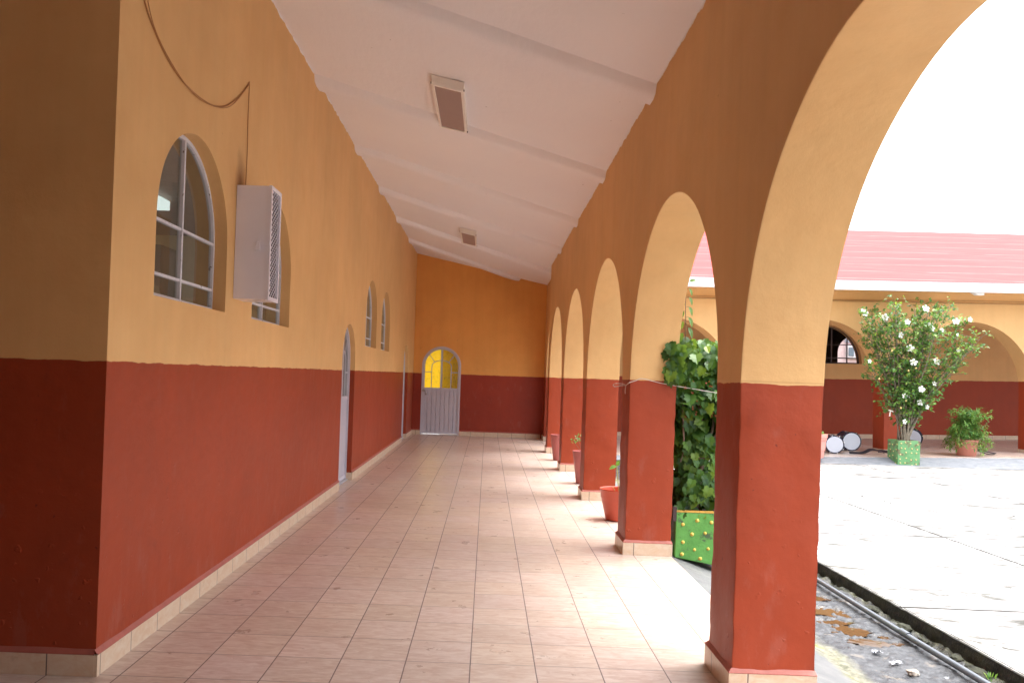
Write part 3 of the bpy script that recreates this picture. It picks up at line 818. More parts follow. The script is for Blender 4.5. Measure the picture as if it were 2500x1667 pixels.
# puddles
def waterm():
    t = NT('brown_water'); co = t.coord()
    t.bsdf(Base_Color=(.085, .046, .022), Roughness=.03, Specular_IOR_Level=.5, Normal=t.bump(t.noise(co, 12, 2), .02, .01))
    return t.m
M_water = waterm()
pl = ['smallest brown puddle at the pillar edge', 'wide brown puddle high in the gutter', 'long narrow brown puddle in the gutter',
      'largest brown puddle in the middle of the gutter', 'brown puddle nearest the white litter', 'small dark puddle near the pipe', 'tiny dark puddle beside the pipe']
for i, (x, y, a, b_, rt) in enumerate([(4.56, 2.78, .11, .05, .3), (4.47, 2.40, .14, .11, -.5), (4.43, 2.13, .13, .05, .2), (4.44, 1.93, .12, .12, .6), (4.47, 1.67, .12, .06, -.3), (4.63, 1.80, .035, .03, 0), (4.66, 1.66, .04, .03, .5)]):
    pts = []; n = 60
    for k in range(n):
        th = 2*pi*k/n; q = 1+.55*noise.noise(Vector((cos(th)*1.6+i*7, sin(th)*1.6, 0)))+.35*noise.noise(Vector((cos(th)*5+i*7, sin(th)*5, 2)))
        u, v = 1.15*a*q*cos(th), 1.25*b_*q*sin(th); pts.append((x+u*cos(rt)-v*sin(rt), y+u*sin(rt)+v*cos(rt)))
    zz = -.2375
    vs = [(p[0], p[1], zz) for p in pts]+[(p[0], p[1], zz-.004) for p in pts]
    o = mesh('puddle', vs, [tuple(range(n))]+[(k, (k+1) % n, (k+1) % n+n, k+n) for k in range(n)], M_water)
    tag(o, pl[i], 'puddle', 'puddles in the gutter', 'structure')
# pipe
b = MB()
ppts = [(4.745+.01*noise.noise(Vector((y*.6, 0, 0))), y, -.19+.006*noise.noise(Vector((y*.9, 4, 0)))) for y in [-6+.4*k for k in range(42)]]
b.tube(ppts, .021, 16)
pp = b.build('drain_pipe', M_pvc, None, 60); tag(pp, 'grey plastic pipe lying along the gutter beside the slab edge', 'pipe')
b = MB(); b.tube([(4.748, 1.70, -.19), (4.748, 1.80, -.19)], .0255, 16); b.build('coupling', M_pvc, pp, 60)
# stones and litter
def rock(x, y, z, r, sq, seed, mat, label, nm='stone', cat='stone', group=None):
    bm = bmesh.new(); bmesh.ops.create_icosphere(bm, subdivisions=4, radius=1)
    for v in bm.verts:
        q = 1+.35*noise.noise(v.co*1.6+Vector((seed, 0, 0)))+.14*noise.noise(v.co*5+Vector((seed, 0, 0)))
        v.co = Vector((v.co.x*q*r, v.co.y*q*r*sq[0], v.co.z*q*r*sq[1]))+Vector((x, y, z))
    me = bpy.data.meshes.new(nm); bm.to_mesh(me); bm.free(); me.materials.append(mat); me.shade_smooth()
    o = bpy.data.objects.new(nm, me); COL.objects.link(o); tag(o, label, cat, group); return o
M_stone = simple('pale_stone', (.30, .27, .23), .8, var=.35, scale=20, bump=.6)
M_mstone = simple('mossy_stone', (.022, .024, .012), .85, var=.8, scale=18, bump=.8)
rock(4.44, 1.06, -.215, .038, (.8, .5), 3, M_stone, 'loose pale stone lying in the gutter bottom')
rs = [(4.86, 3.05), (4.86, 2.45), (4.855, 1.98), (4.86, 1.72), (4.87, 1.35), (4.86, 1.12), (4.87, .80)]
lb = ['mossy stone at the slab foot right beside the pillar edge', 'second mossy stone along the slab foot', 'pale rimmed mossy stone before the pipe coupling',
      'mossy stone level with the pipe coupling', 'long mossy stone past the pipe coupling', 'rounded mossy stone near the green sprout', 'mossy stone in the bottom right corner']
for i, (x, y) in enumerate(rs): rock(x, y, -.225, .032+.012*(i % 3), (1.5+.4*(i % 2), .6), i*3.1, M_mstone, lb[i], group='mossy stones along the slab foot')
b = MB()
M_paper = simple('wet_paper', (.30, .32, .36), .3, bump=.5)
for i, (x, y, s_, lab) in enumerate([(4.40, 1.42, .032, 'crumpled white litter scrap farther up the gutter'), (4.42, 1.22, .034, 'torn white litter scrap near the loose stone'), (4.60, .98, .014, 'tiny white paper bit beside the pipe')]):
    n = 7; vs = []; fs = []
    for j in range(n):
        for k in range(n):
            u, v = (j/(n-1)-.5), (k/(n-1)-.5)
            vs.append((x+s_*2*u*(1+.4*noise.noise(Vector((u*3, v*3, i)))), y+s_*1.1*v*(1+.5*noise.noise(Vector((u*4, v*4, i+5)))), -.215+.014*noise.noise(Vector((u*9, v*9, i)))+.004))
    for j in range(n-1):
        for k in range(n-1): fs.append((j*n+k, (j+1)*n+k, (j+1)*n+k+1, j*n+k+1))
    tag(mesh('litter', vs, fs, M_paper, None, 180), lab, 'litter', 'white litter in the gutter')

# ------------------------------------------------------------------ leaves
def leafmat(name, a, b_, c=None, rough=.42, tl=.35):
    t = NT(name); r = t.n('NewGeometry').outputs['Random Per Island']
    co = t.coord()
    q = t.mix(r, a, b_)
    if c: q = t.mix(t.ramp(r, .80, .97), q, c)
    q = t.mix(t.ramp(t.noise(co, 4, 3), .4, .65, 0, .5), q, tuple(k*.6 for k in a))
    p = t.n('BsdfPrincipled', {'Base Color': q, 'Roughness': rough, 'Specular IOR Level': .45})
    tr = t.n('BsdfTranslucent', {'Color': t.mix(.5, q, (.30, .42, .03), 'MIX')})
    m = t.n('MixShader', {0: tl, 1: p.outputs[0], 2: tr.outputs[0]})
    t.t.links.new(m.outputs[0], t.out.inputs[0])
    return t.m
M_leafA = leafmat('broad_leaf', (.018, .075, .018), (.10, .24, .035), (.24, .38, .05), tl=.4)
M_leafB = leafmat('small_glossy_leaf', (.05, .17, .05), (.22, .40, .07), (.34, .46, .08), tl=.38)
M_leafC = leafmat('narrow_leaf', (.06, .21, .05), (.24, .44, .08), (.34, .50, .10), tl=.4)
M_red = leafmat('young_red_leaf', (.35, .07, .03), (.45, .12, .05))
M_bark = simple('bark', (.15, .095, .065), .8, var=.35, scale=25, bump=.6)
M_barkg = simple('grey_bark', (.20, .165, .12), .8, var=.35, scale=25, bump=.6)
LOBED = [(0, 0), (.28, -.10), (.50, .10), (.42, .28), (.56, .50), (.33, .60), (.30, .80), (.12, .82), (0, 1.08), (-.12, .82), (-.30, .80), (-.33, .60), (-.56, .50), (-.42, .28), (-.50, .10), (-.28, -.10)]
OVAL = [(0, 0), (.24, .22), (.30, .50), (.18, .80), (0, 1.0), (-.18, .80), (-.30, .50), (-.24, .22)]
THIN = [(0, 0), (.12, .25), (.10, .6), (0, 1.0), (-.10, .6), (-.12, .25)]
def rnd(a, b_): return random.uniform(a, b_)
def add_leaf(b, p, tip, nrm, size, shape, fold=.25, curl=.25, mi=0):
    tip = tip.normalized(); side = tip.cross(nrm)
    if side.length < 1e-3: side = tip.orthogonal()
    side.normalize(); nrm = side.cross(tip).normalized()
    vs = [p]; 
    for (u, v) in shape[1:]:
        vs.append(p+size*(side*u+tip*v+nrm*(abs(u)*fold-curl*v*v)))
    m = p+size*(tip*.5-nrm*curl*.25); vs.append(m); n = len(shape)
    b.add(vs, [(i, (i+1) % n, n) for i in range(n)], mi)
def rv(s_=1): return Vector((rnd(-1, 1), rnd(-1, 1), rnd(-1, 1)))*s_

# near shrub beside second pillar: green planter + climbing shrub
M_green = None
def greenmat(name, base, hi, patchcol, amt=.6):
    t = NT(name); co = t.coord(); X = t.xyz(co)
    c = t.mix(t.ramp(t.noise(co, 6, 6, .65), .35, .7), base, hi)
    c = t.mix(t.ramp(t.noise(co, 9, 6, .7), amt, amt+.06, 0, .85), c, patchcol)
    c = t.mix(t.ramp(t.noise(co, 45, 4, .7), .60, .72, 0, .5), c, (.05, .07, .03))
    t.bsdf(Base_Color=c, Roughness=.45, Normal=t.bump(t.noise(co, 30, 6, .7), .6, .006))
    return t.m
M_gA = greenmat('lime_green_paint', (.085, .28, .045), (.14, .40, .085), (.06, .075, .045), .57)
M_gB = greenmat('faded_green_paint', (.10, .27, .09), (.17, .38, .17), (.15, .085, .05), .54)
M_yel = simple('yellow_knob_paint', (.66, .48, .09), .4, var=.2, scale=20)
M_ypale = simple('pale_yellow_knob', (.60, .50, .22), .4, var=.2, scale=20)
M_orange = simple('orange_rim_paint', (.60, .33, .06), .6, var=.45, scale=25, bump=.3)
M_soil = simple('soil', (.035, .025, .02), .95, var=.4, scale=30, bump=.8)
def planter(name, x0, x1, y0, y1, zb_, zt_, mg, my, label, knobs, side_knobs=(), rim=None, slope=0.0):
    R = root(name, ((x0+x1)/2, (y0+y1)/2, zb_), label, 'planter')
    th = .045; b = MB()
    def bz(x): return zb_-slope*(x-x0)
    def bx(lo, hi, bot=True):
        b.add([(lo[0], lo[1], bz(lo[0])), (hi[0], lo[1], bz(hi[0])), (hi[0], hi[1], bz(hi[0])), (lo[0], hi[1], bz(lo[0])),
               (lo[0], lo[1], zt_), (hi[0], lo[1], zt_), (hi[0], hi[1], zt_), (lo[0], hi[1], zt_)],
              [(0,3,2,1),(4,5,6,7),(0,1,5,4),(1,2,6,5),(2,3,7,6),(3,0,4,7)])
    bx((x0, y0), (x1, y0+th)); bx((x0, y1-th), (x1, y1)); bx((x0, y0+th), (x0+th, y1-th)); bx((x1-th, y0+th), (x1, y1-th))
    o = b.build('box', mg, R)
    md = o.modifiers.new('bevel', 'BEVEL'); md.width = .008; md.segments = 2; md.limit_method = 'ANGLE'
    s_ = MB(); s_.add([(x0+th, y0+th, zt_-.035), (x1-th, y0+th, zt_-.035), (x1-th, y1-th, zt_-.035), (x0+th, y1-th, zt_-.035)], [(0, 1, 2, 3)])
    s_.build('soil', M_soil, R, fix=False)
    if rim:
        r = MB()
        for lo, hi in [((x0-.004, y0-.004), (x1+.004, y0+th)), ((x0-.004, y1-th), (x1+.004, y1+.004)), ((x0-.004, y0+th), (x0+th, y1-th)), ((x1-th, y0+th), (x1+.004, y1-th))]:
            r.box((lo[0], lo[1], zt_), (hi[0], hi[1], zt_+.012))
        r.build('rim', rim, R)
    for (u, v, r_) in knobs:
        k = MB()
        c = Vector((x0+u*(x1-x0), y0, zb_+v*(zt_-zb_)-slope*u*(x1-x0)*(1-v)))
        k.lathe([(r_*cos(a), r_*.9*sin(a)) for a in [0, .35, .7, 1.05, 1.35, pi/2]], 14, c=c, tf=lambda q: Vector((q.x, -q.z, q.y))); k.build('knob', my, R, 60)
    for (u, v, r_) in side_knobs:
        k = MB()
        c = Vector((x0, y0+u*(y1-y0), zb_+v*(zt_-zb_)))
        k.lathe([(r_*cos(a), r_*.9*sin(a)) for a in [0, .35, .7, 1.05, 1.35, pi/2]], 14, c=c, tf=lambda q: Vector((-q.z, q.x, q.y))); k.build('knob', my, R, 60)
    return R
kn = [(.12, .74, .016), (.36, .84, .017), (.60, .82, .016), (.28, .55, .017), (.50, .60, .014), (.13, .36, .016), (.33, .24, .014), (.56, .30, .014), (.12, .10, .017), (.43, .02+.06, .017),
      (.75, .62, .016), (.88, .86, .016), (.80, .35, .016), (.7, .12, .016), (.92, .15, .015)]
planter('planter', 3.472, 3.98, 3.12, 3.62, -.018, .372, M_gA, M_yel, 'lime green square planter with yellow knobs beside the second pillar', kn, rim=M_orange, slope=.17)
# brown downpipe stub
b = MB(); b.box((3.436, 3.08, .30), (3.468, 3.112, .42)); tag(b.build('pipe_stub', simple('brown_paint', (.05, .025, .025), .4)), 'short dark brown pipe stub on the pillar above the lime green planter', 'pipe')

sh = root('climbing_shrub', (3.72, 3.36, .35), 'dense broad leaved shrub with a tall bare shoot growing from the lime green planter', 'shrub')
st = MB(); lf = MB(); base = Vector((3.70, 3.34, .33)); ends = []
stems = [[(3.69, 3.32, .33), (3.70, 3.28, .55), (3.66, 3.24, .78), (3.58, 3.22, 1.00), (3.52, 3.20, 1.25), (3.55, 3.2, 1.5), (3.50, 3.22, 1.72)],
         [(3.70, 3.34, .36), (3.70, 3.24, .72), (3.76, 3.22, .92), (3.85, 3.22, 1.10), (3.95, 3.25, 1.3), (3.98, 3.3, 1.6)],
         [(3.70, 3.28, .62), (3.75, 3.22, .95), (3.80, 3.24, 1.15), (3.78, 3.3, 1.45), (3.80, 3.34, 1.80)],
         [(3.60, 3.2, 1.0), (3.54, 3.16, .92), (3.50, 3.14, .80)], [(3.52, 3.12, .95), (3.50, 3.12, 1.3), (3.53, 3.16, 1.55)],
         [(3.74, 3.42, .34), (3.86, 3.46, .8), (3.95, 3.5, 1.3), (3.9, 3.5, 1.75)], [(3.62, 3.40, .34), (3.6, 3.46, .9), (3.62, 3.5, 1.4), (3.66, 3.45, 1.85)],
         [(3.56, 3.18, .90), (3.66, 3.14, .84), (3.76, 3.16, .86), (3.84, 3.18, .95)],
         [(3.55, 3.22, 1.55), (3.64, 3.18, 1.30), (3.72, 3.16, 1.05)]]
for i, s_ in enumerate(stems):
    pts = smoothpts(s_, 5); n = len(pts); r0 = .016 if i < 3 or i in (5, 6) else .008
    st.tube(pts, [r0*(1-.6*k/n) for k in range(n)], 7)
shoot = smoothpts([(3.52, 3.22, 1.60), (3.535, 3.25, 1.9), (3.525, 3.25, 2.15), (3.522, 3.25, 2.38)], 6)
st.tube(shoot, [.006-.004*k/len(shoot) for k in range(len(shoot))], 6)
st.tube(smoothpts([(3.50, 3.14, 1.52), (3.42, 3.06, 1.56), (3.36, 3.03, 1.53)], 4), .0025, 5)
random.seed(11)
def sil(z):    # half width of the shrub by height
    return .20+.17*min(1, max(0, (z-.75)/.55))
cnt = 0
while cnt < 2600:
    z = rnd(.42, 1.86); c = Vector((3.74, 3.36, z))
    w = sil(z)
    if z > 1.7: w *= sqrt(max(.12, 1-((z-1.7)/.19)**2))
    a = rnd(0, 2*pi); q = random.random()**.45
    p = Vector((c.x+w*q*cos(a)*1.12, c.y+w*q*sin(a)*.95, z))
    dens = noise.noise(p*4.2)
    if dens < (-.12 if z > 1.15 else -.04): 
        if z < 1.2 or random.random() < .7: continue
    if p.x < 3.445 and p.y > 3.06: continue
    out = Vector((cos(a), sin(a), 0))
    nr = (out*rnd(.2, 1.0)+Vector((0, -.25, rnd(.3, 1)))+rv(.35)).normalized()
    tip = (Vector((0, 0, -1))*rnd(.4, 1.2)+out*.5+rv(.5))
    add_leaf(lf, p, tip, nr, rnd(.055, .115), LOBED if random.random() < .75 else OVAL, rnd(.1, .35), rnd(.1, .4)); cnt += 1
# leaves spilling over the pillar edge
for k in range(34):
    z = rnd(1.52, 1.83); p = Vector((3.46-abs(rnd(0, .12)), rnd(2.98, 3.06), z))
    add_leaf(lf, p, Vector((rnd(-.6, .2), -.2, -1)), Vector((-.3, -1, .5))+rv(.3), rnd(.06, .11), LOBED, .2, .3)
for k in range(46):
    p = Vector((rnd(3.48, 3.98), rnd(3.10, 3.25), rnd(.36, .66)))
    add_leaf(lf, p, Vector((rnd(-.5, .5), -.3, -1)), Vector((0, -1, .6))+rv(.4), rnd(.06, .10), LOBED, .2, .3)
for k in range(170):
    z = rnd(.60, 1.05); a = rnd(0, 2*pi); q = sqrt(random.random())*.30
    add_leaf(lf, Vector((3.74+q*cos(a), 3.32+q*sin(a), z)), Vector((rnd(-.6, .6), -.3, -1)), Vector((0, -1, .6))+rv(.5), rnd(.05, .09), LOBED, .2, .3)
for k, z in enumerate([1.92, 1.97, 2.02, 2.06, 2.11, 2.15, 2.19, 2.235, 2.275, 2.31, 2.34, 2.37]):
    sg = 1 if k % 2 else -1
    p = Vector((3.53+sg*.02, 3.24, z))
    add_leaf(lf, p, Vector((sg*.55, -.1, -.75 if k < 11 else .2)), Vector((sg*.5, -.8, .6)), .110-.0045*k, OVAL, .15, .35)
    st.tube([(3.53, 3.245, z-.005), p], .0018, 4)
st.build('stems', M_bark, sh, 60)
lf.build('leaves', M_leafA, sh, fix=False)
rd = MB()
for k in range(26):
    p = Vector((rnd(3.48, 3.9), rnd(3.04, 3.10), rnd(1.2, 1.5)))
    for j in range(2): add_leaf(rd, p+rv(.008), Vector((rnd(-.5, .5), -.3, rnd(-.3, .8))), Vector((0, -1, .4)), .022, OVAL)
for k in range(5): add_leaf(rd, Vector((3.525, 3.25, 2.385))+rv(.006), Vector((rnd(-1, 1), -.2, .5)), Vector((0, -1, .4)), .03, OVAL)
rd.build('young_leaves', M_red, sh, fix=False)
# green sprout at slab foot
b = MB()
for k in range(12): add_leaf(b, Vector((4.83, .93, -.19))+rv(.015), Vector((rnd(-1, 1), rnd(-1, 1), 1.2)), Vector((0, -1, .6))+rv(.4), .035, THIN)
tag(b.build('weed', M_leafC, fix=False), 'tiny bright green weed sprouting at the slab foot', 'weed')

# ------------------------------------------------------------------ corridor pots
M_terra = simple('terracotta_red', (.50, .075, .035), .35, var=.08, scale=4, spec=.5)
M_terra2 = simple('dull_red_pot', (.36, .10, .09), .45, var=.1, scale=4)
M_pinkpot = simple('pink_plastic', (.72, .30, .25), .5, var=.05, scale=4)
def pot(name, x, y, z, prof, mat, label, group=None, soil=True):
    R = root(name, (x, y, z), label, 'flower pot', group)
    b = MB(); b.lathe(prof, 48, c=(x, y, z)); b.build('body', mat, R, 40, fix=True)
    if soil:
        zi = prof[-3][1]-.0; r = prof[-3][0]-.003
        s_ = MB(); s_.lathe([(r, zi-.03+.0), (r*.5, zi-.022), (.0001, zi-.02)], 24, c=(x, y, z)); s_.build('soil', M_soil, R, 60)
    return R
# orange-rimmed round pot behind pillar 2
pot('flower_pot', 3.235, 4.76, .0, [(.105, 0), (.12, .01), (.128, .05), (.165, .20), (.170, .235), (.178, .245), (.180, .31), (.192, .325), (.190, .335), (.172, .33), (.165, .27), (.1, .24), (.001, .24)], M_terra,
    'bright red round pot with an orange rim half hidden behind the second pillar', 'red pots beside the pillars')
def tall(z=0): return [(.085, 0), (.09, .01), (.133, .36), (.138, .37), (.140, .40), (.143, .41), (.147, .455), (.149, .462), (.14, .462), (.135, .43), (.1, .42), (.001, .42)]
pot('flower_pot', 3.205, 7.66, .0, tall(), M_terra2, 'tall tapered dull red pot with a small green plant behind the third pillar', 'red pots beside the pillars')
pot('flower_pot', 3.135, 10.80, .0, tall(), M_terra2, 'tall tapered dull red pot without a plant behind the fourth pillar', 'red pots beside the pillars')
p1 = root('potted_sprout', (3.235, 4.76, .25), 'thin yellowish sprout in the bright red pot', 'plant')
b = MB(); b.tube(smoothpts([(3.24, 4.74, .24), (3.19, 4.70, .33), (3.17, 4.68, .36)], 4), .004, 6)
b.tube(smoothpts([(3.25, 4.76, .24), (3.225, 4.72, .45), (3.205, 4.70, .58)], 4), .005, 6); b.build('stem', simple('yellow_stem', (.35, .33, .09), .5), p1, 60)
b = MB()
add_leaf(b, Vector((3.205, 4.70, .58)), Vector((-.8, -.2, -.2)), Vector((0, -.6, .8)), .085, OVAL); add_leaf(b, Vector((3.205, 4.70, .58)), Vector((.3, -.3, .9)), Vector((0, -1, .3)), .07, OVAL)
b.build('leaves', M_leafC, p1, fix=False)
p2 = root('potted_plant', (3.2, 7.66, .43), 'small bushy green plant in the tall pot behind the third pillar', 'plant')
b = MB(); g = MB()
for k in range(7):
    e = Vector((3.2+rnd(-.15, .10), 7.62+rnd(-.1, .1), .56+rnd(0, .12))); b.tube([(3.2, 7.66, .42), e], .003, 5)
    for j in range(9): add_leaf(g, e+rv(.035), rv()+Vector((0, 0, .3)), Vector((0, -.6, .8))+rv(.4), rnd(.028, .045), OVAL)
b.build('stems', M_bark, p2, 60); g.build('leaves', M_leafB, p2, fix=False)

# ------------------------------------------------------------------ far building (its own frame: u along, v depth, z up)
FA = radians(3.6); TILT = -.021
FAR_START = set(bpy.data.objects)
fb = root('arcaded_building', (9.60, 11.98, .255), 'low building across the courtyard with arches, white fascia and a faded red sloping roof', 'building', rot=(0, TILT, FA))
PARENT = lparent
def fr_f(v): return Vector((v.x, -v.z, v.y))
U0_, U1_ = -6.42, 14.0
kk = [(-.02+SP*k) for k in range(-2, 5)]
AS = 1.27; AR = (SP-.41)/2
outer = [(U0_, 0)]
pts = []
for i, u in enumerate(kk):
    if i > 0:
        a, c_ = kk[i-1]+.41, u; cc = (a+c_)/2; rr = (c_-a)/2
        pts += [(a, 0)] + [(cc-rr*cos(pi*j/40), AS+rr*sin(pi*j/40)) for j in range(41)] + [(c_, 0)]
outer += pts + [(U1_, 0), (U1_, 3.15), (U0_, 3.15)]
plate('front_wall', dd(outer), [], .40, fr_f, M_far, fb)
BD = 3.65
def fr_fb(v): return Vector((v.x, BD-v.z, v.y))
wh = arch(-.31, 1.49, 1.79, 1.80, 36)
wh2 = arch(-6+.2, -4.2, 1.79, 1.80, 36)
plate('back_wall', [(U0_, 0), (U1_, 0), (U1_, 3.6), (U0_, 3.6)], [wh], .25, fr_fb, M_far, fb)
M_brown = simple('brown_steel', (.10, .07, .065), .5)
b = MB(); b.ribbon(arch(-.295, 1.475, 1.805, 1.82, 36), .03, -.15, -.12, fr_fb, closed=True)
wn = b.build('window', M_brown, fb)
b = MB()
for u in (.42, .80, .04, 1.19): b.ribbon([(u, 1.82), (u, 2.65 if .1 < u < 1.1 else 2.4)], .022, -.15, -.12, fr_fb)
b.ribbon([(-.26, 2.25), (1.36, 2.25)], .022, -.148, -.122, fr_fb); b.ribbon([(-.26, 1.93), (1.44, 1.93)], .026, -.148, -.122, fr_fb)
b.build('window_bars', M_brown, wn)
# room behind, with an arched opening to the street
M_roomd = simple('brown_room_wall', (.10, .075, .055), .8)
plate('room_wall', [(-5.5, 0), (5.5, 0), (5.5, 3.6), (-5.5, 3.6)], [arch(2.62, 3.60, 1.0, 2.16, 36)], .2, lambda v: Vector((v.x, BD+3.4-v.z, v.y)), M_roomd, fb)
b = MB(); b.box((-5.5, BD+.25, 3.3), (5.5, BD+3.4, 3.4)); b.box((-5.5, BD+.25, 0), (-5.4, BD+3.4, 3.3)); b.box((5.4, BD+.25, 0), (5.5, BD+3.4, 3.3)); b.build('room_shell', M_roomd, fb)
# portico floor, ramp
b = MB(); b.add([(U0_, -.87, 0), (U1_, -.87, 0), (U1_, BD, 0), (U0_, BD, 0)], [(0, 1, 2, 3)]); b.add([(U0_, -.87, 0), (U0_, -.87, -.02), (U1_, -.87, -.02), (U1_, -.87, 0)], [(0, 1, 2, 3)])
b.build('portico_floor', tile_floor('portico_tiles', 0, 0), fb, fix=False)
M_ramp = NT('grey_trowelled_concrete'); t = M_ramp; co = t.coord()
c = t.mix(t.ramp(t.noise(t.scl(co, 3, 6, 1), 2, 7, .65, .5), .35, .7), (.19, .205, .23), (.27, .285, .305)); c = t.mix(t.ramp(t.noise(co, 9, 5, .7), .68, .74, 0, .7), c, (.40, .40, .40))
t.bsdf(Base_Color=c, Roughness=.8, Specular_IOR_Level=.15, Normal=t.bump(t.noise(t.scl(co, 4, 9, 1), 3, 6), .3, .01)); M_ramp = t.m
b = MB(); b.add([(U0_, -.87, -.006), (U1_, -.87, -.006), (U1_, -1.36, -.15), (U0_, -1.36, -.15), (U0_, -1.40, -.4), (U1_, -1.40, -.4)], [(0, 3, 2, 1), (3, 4, 5, 2)])
b.build('kerb_ramp', M_ramp, fb, fix=False)
b = MB(); b.box((U0_, BD-.014, .001), (U1_, BD-.0005, .10)); b.build('skirting', M_skirt, fb)
for u in kk:
    b = MB(); b.box((u-.012, -.012, .001), (u+.422, .412, .06)); b.build('skirting', M_skirt, fb)
# roof
def roofmat():
    t = NT('faded_red_roof'); co = t.coord(); X = t.xyz(co)
    sp = .53
    ph = t.math('FRACT', t.math('DIVIDE', t.math('ADD', X[0], t.math('MULTIPLY', X[1], 2.6)), 6.4))
    jog = t.math('MULTIPLY', t.ramp(ph, 0, .13), sp)
    v = t.math('ADD', t.math('ADD', X[1], jog), t.math('MULTIPLY', t.math('SUBTRACT', t.noise(co, .8, 3), .5), .05))
    f = t.math('FRACT', t.math('DIVIDE', v, sp)); d = t.math('MINIMUM', f, t.math('SUBTRACT', 1.0, f))
    g = t.ramp(d, .020, .045, 1.0, 0.0)
    c = t.mix(t.ramp(t.noise(t.scl(co, .6, 3, 1), 1.5, 6, .65), .3, .7), (.39, .074, .074), (.44, .092, .090))
    c = t.mix(t.math('MULTIPLY', g, t.ramp(t.noise(co, 1.7, 4), .35, .6, .15, .5)), c, (.56, .25, .23))
    t.bsdf(Base_Color=c, Roughness=.9, Specular_IOR_Level=.1, Normal=t.bump(g, .4, .01))
    return t.m
b = MB(); e0, r0_ = (-.72, 3.24), (BD+.1, 5.03)
b.add([(U0_-.2, e0[0], e0[1]), (U1_, e0[0], e0[1]), (U1_, r0_[0], r0_[1]), (U0_-.2, r0_[0], r0_[1]), (U0_-.2, e0[0]+.04, e0[1]-.12), (U1_, e0[0]+.04, e0[1]-.12), (U1_, r0_[0], r0_[1]-.15), (U0_-.2, r0_[0], r0_[1]-.15)],
      [(0, 1, 2, 3), (4, 7, 6, 5), (1, 5, 6, 2), (2, 6, 7, 3), (3, 7, 4, 0)])
b.add([(U0_-.2, r0_[0]+.003, r0_[1]), (U1_, r0_[0]+.003, r0_[1]), (U1_, r0_[0]+4.4, 3.2), (U0_-.2, r0_[0]+4.4, 3.2)], [(0, 1, 2, 3)])
b.build('roof', roofmat(), fb, fix=False)
M_fasc = simple('white_fascia_paint', (.80, .80, .80), .6, var=.04)
b = MB(); b.box((U0_-.2, -.76, 3.075), (U1_, -.715, 3.245)); b.build('fascia', M_fasc, fb)
b = MB(); b.add([(U0_, -.714, 3.10), (U1_, -.714, 3.10), (U1_, -.001, 3.13), (U0_, -.001, 3.13)], [(0, 1, 2, 3)]); b.build('soffit', simple('yellow_soffit', YEL, .7), fb, fix=False)
b = MB(); b.tube([(U0_, -.02, 2.94), (U1_, -.02, 2.94)], .012, 8); b.tube(smoothpts([(U0_+2.2*k, -.02, 2.97+.02*sin(k*2.1)) for k in range(10)], 8), .006, 5); b.build('conduit', simple('painted_conduit', (.42, .24, .09), .6), fb, 60)
PARENT = wparent
def lamp(u, lab):
    L = root('eave_lamp', (0, 0, 0), lab, 'lamp', 'lamps under the far eave')
    Mx = Matrix.Translation((9.60, 11.98, .255)) @ Matrix.Rotation(FA, 4, 'Z') @ Matrix.Rotation(TILT, 4, 'Y')
    def tf(v): return Mx @ v
    L.location = tf(Vector((u, -.6, 3.0)))
    b = MB(); b.add([tf(Vector(q)) for q in [(u-.13, -.69, 3.10), (u+.13, -.69, 3.10), (u+.12, -.69, 3.03), (u-.01, -.69, 3.03), (u-.13, -.60, 3.10), (u+.13, -.60, 3.10), (u+.12, -.60, 3.03), (u-.01, -.60, 3.03)]],
          [(0, 1, 2, 3), (7, 6, 5, 4), (0, 4, 5, 1), (1, 5, 6, 2), (2, 6, 7, 3), (3, 7, 4, 0)])
    b.build('housing', M_fasc, L)
lamp(1.38, 'small white lamp under the far eave above the white flowering shrub'); lamp(-3.55, 'small white lamp under the far eave seen through the second arch')

# street house seen through the far window
hs = root('house', (12.0, 26, 0), 'pale house with a white framed window seen through the far arched window', 'building')
b = MB(); b.box((4, 26, -.4), (24, 30, 7.0)); b.build('facade', simple('pale_pink_render', (.62, .50, .48), .8), hs)
hx = 14.95
wv = MB()
wv.box((hx, 25.90, 2.58), (hx+.60, 25.98, 3.06)); wv.build('window', simple('white_frame', (.8, .8, .8), .5), hs)
b = MB(); b.box((hx+.06, 25.87, 2.66), (hx+.25, 25.895, 2.98)); b.box((hx+.33, 25.87, 2.66), (hx+.54, 25.895, 2.98)); b.build('pane', simple('grey_blue_glass', (.16, .22, .26), .15), hs)
b = MB(); b.box((hx+.66, 25.93, 1.5), (hx+1.6, 25.99, 3.2)); b.box((hx-.05, 25.94, 3.15), (hx+1.6, 25.99, 3.4)); b.build('grey_panel', simple('grey_render', (.30, .32, .36), .8), hs)

# overhead wires
for i, zr in enumerate([7.77, 7.66, 7.55]):
    b = MB(); b.tube([(15+1.5*k, 26.5, zr+.087*(15+1.5*k-22.1)) for k in range(14)], .017, 5)
    tag(b.build('overhead_wire', simple('wire_%d' % i, (.30, .33, .40), .5)), ['uppermost thin wire crossing the sky above the far roof', 'middle thin wire crossing the sky above the far roof', 'lowest thin wire crossing the sky above the far roof'][i], 'wire', 'wires above the far roof')

# ------------------------------------------------------------------ far yard things
Mx = Matrix.Translation((9.60, 11.98, .255)) @ Matrix.Rotation(FA, 4, 'Z') @ Matrix.Rotation(TILT, 4, 'Y')
def fz(x, y=0): return .255+.021*(x-9.6)
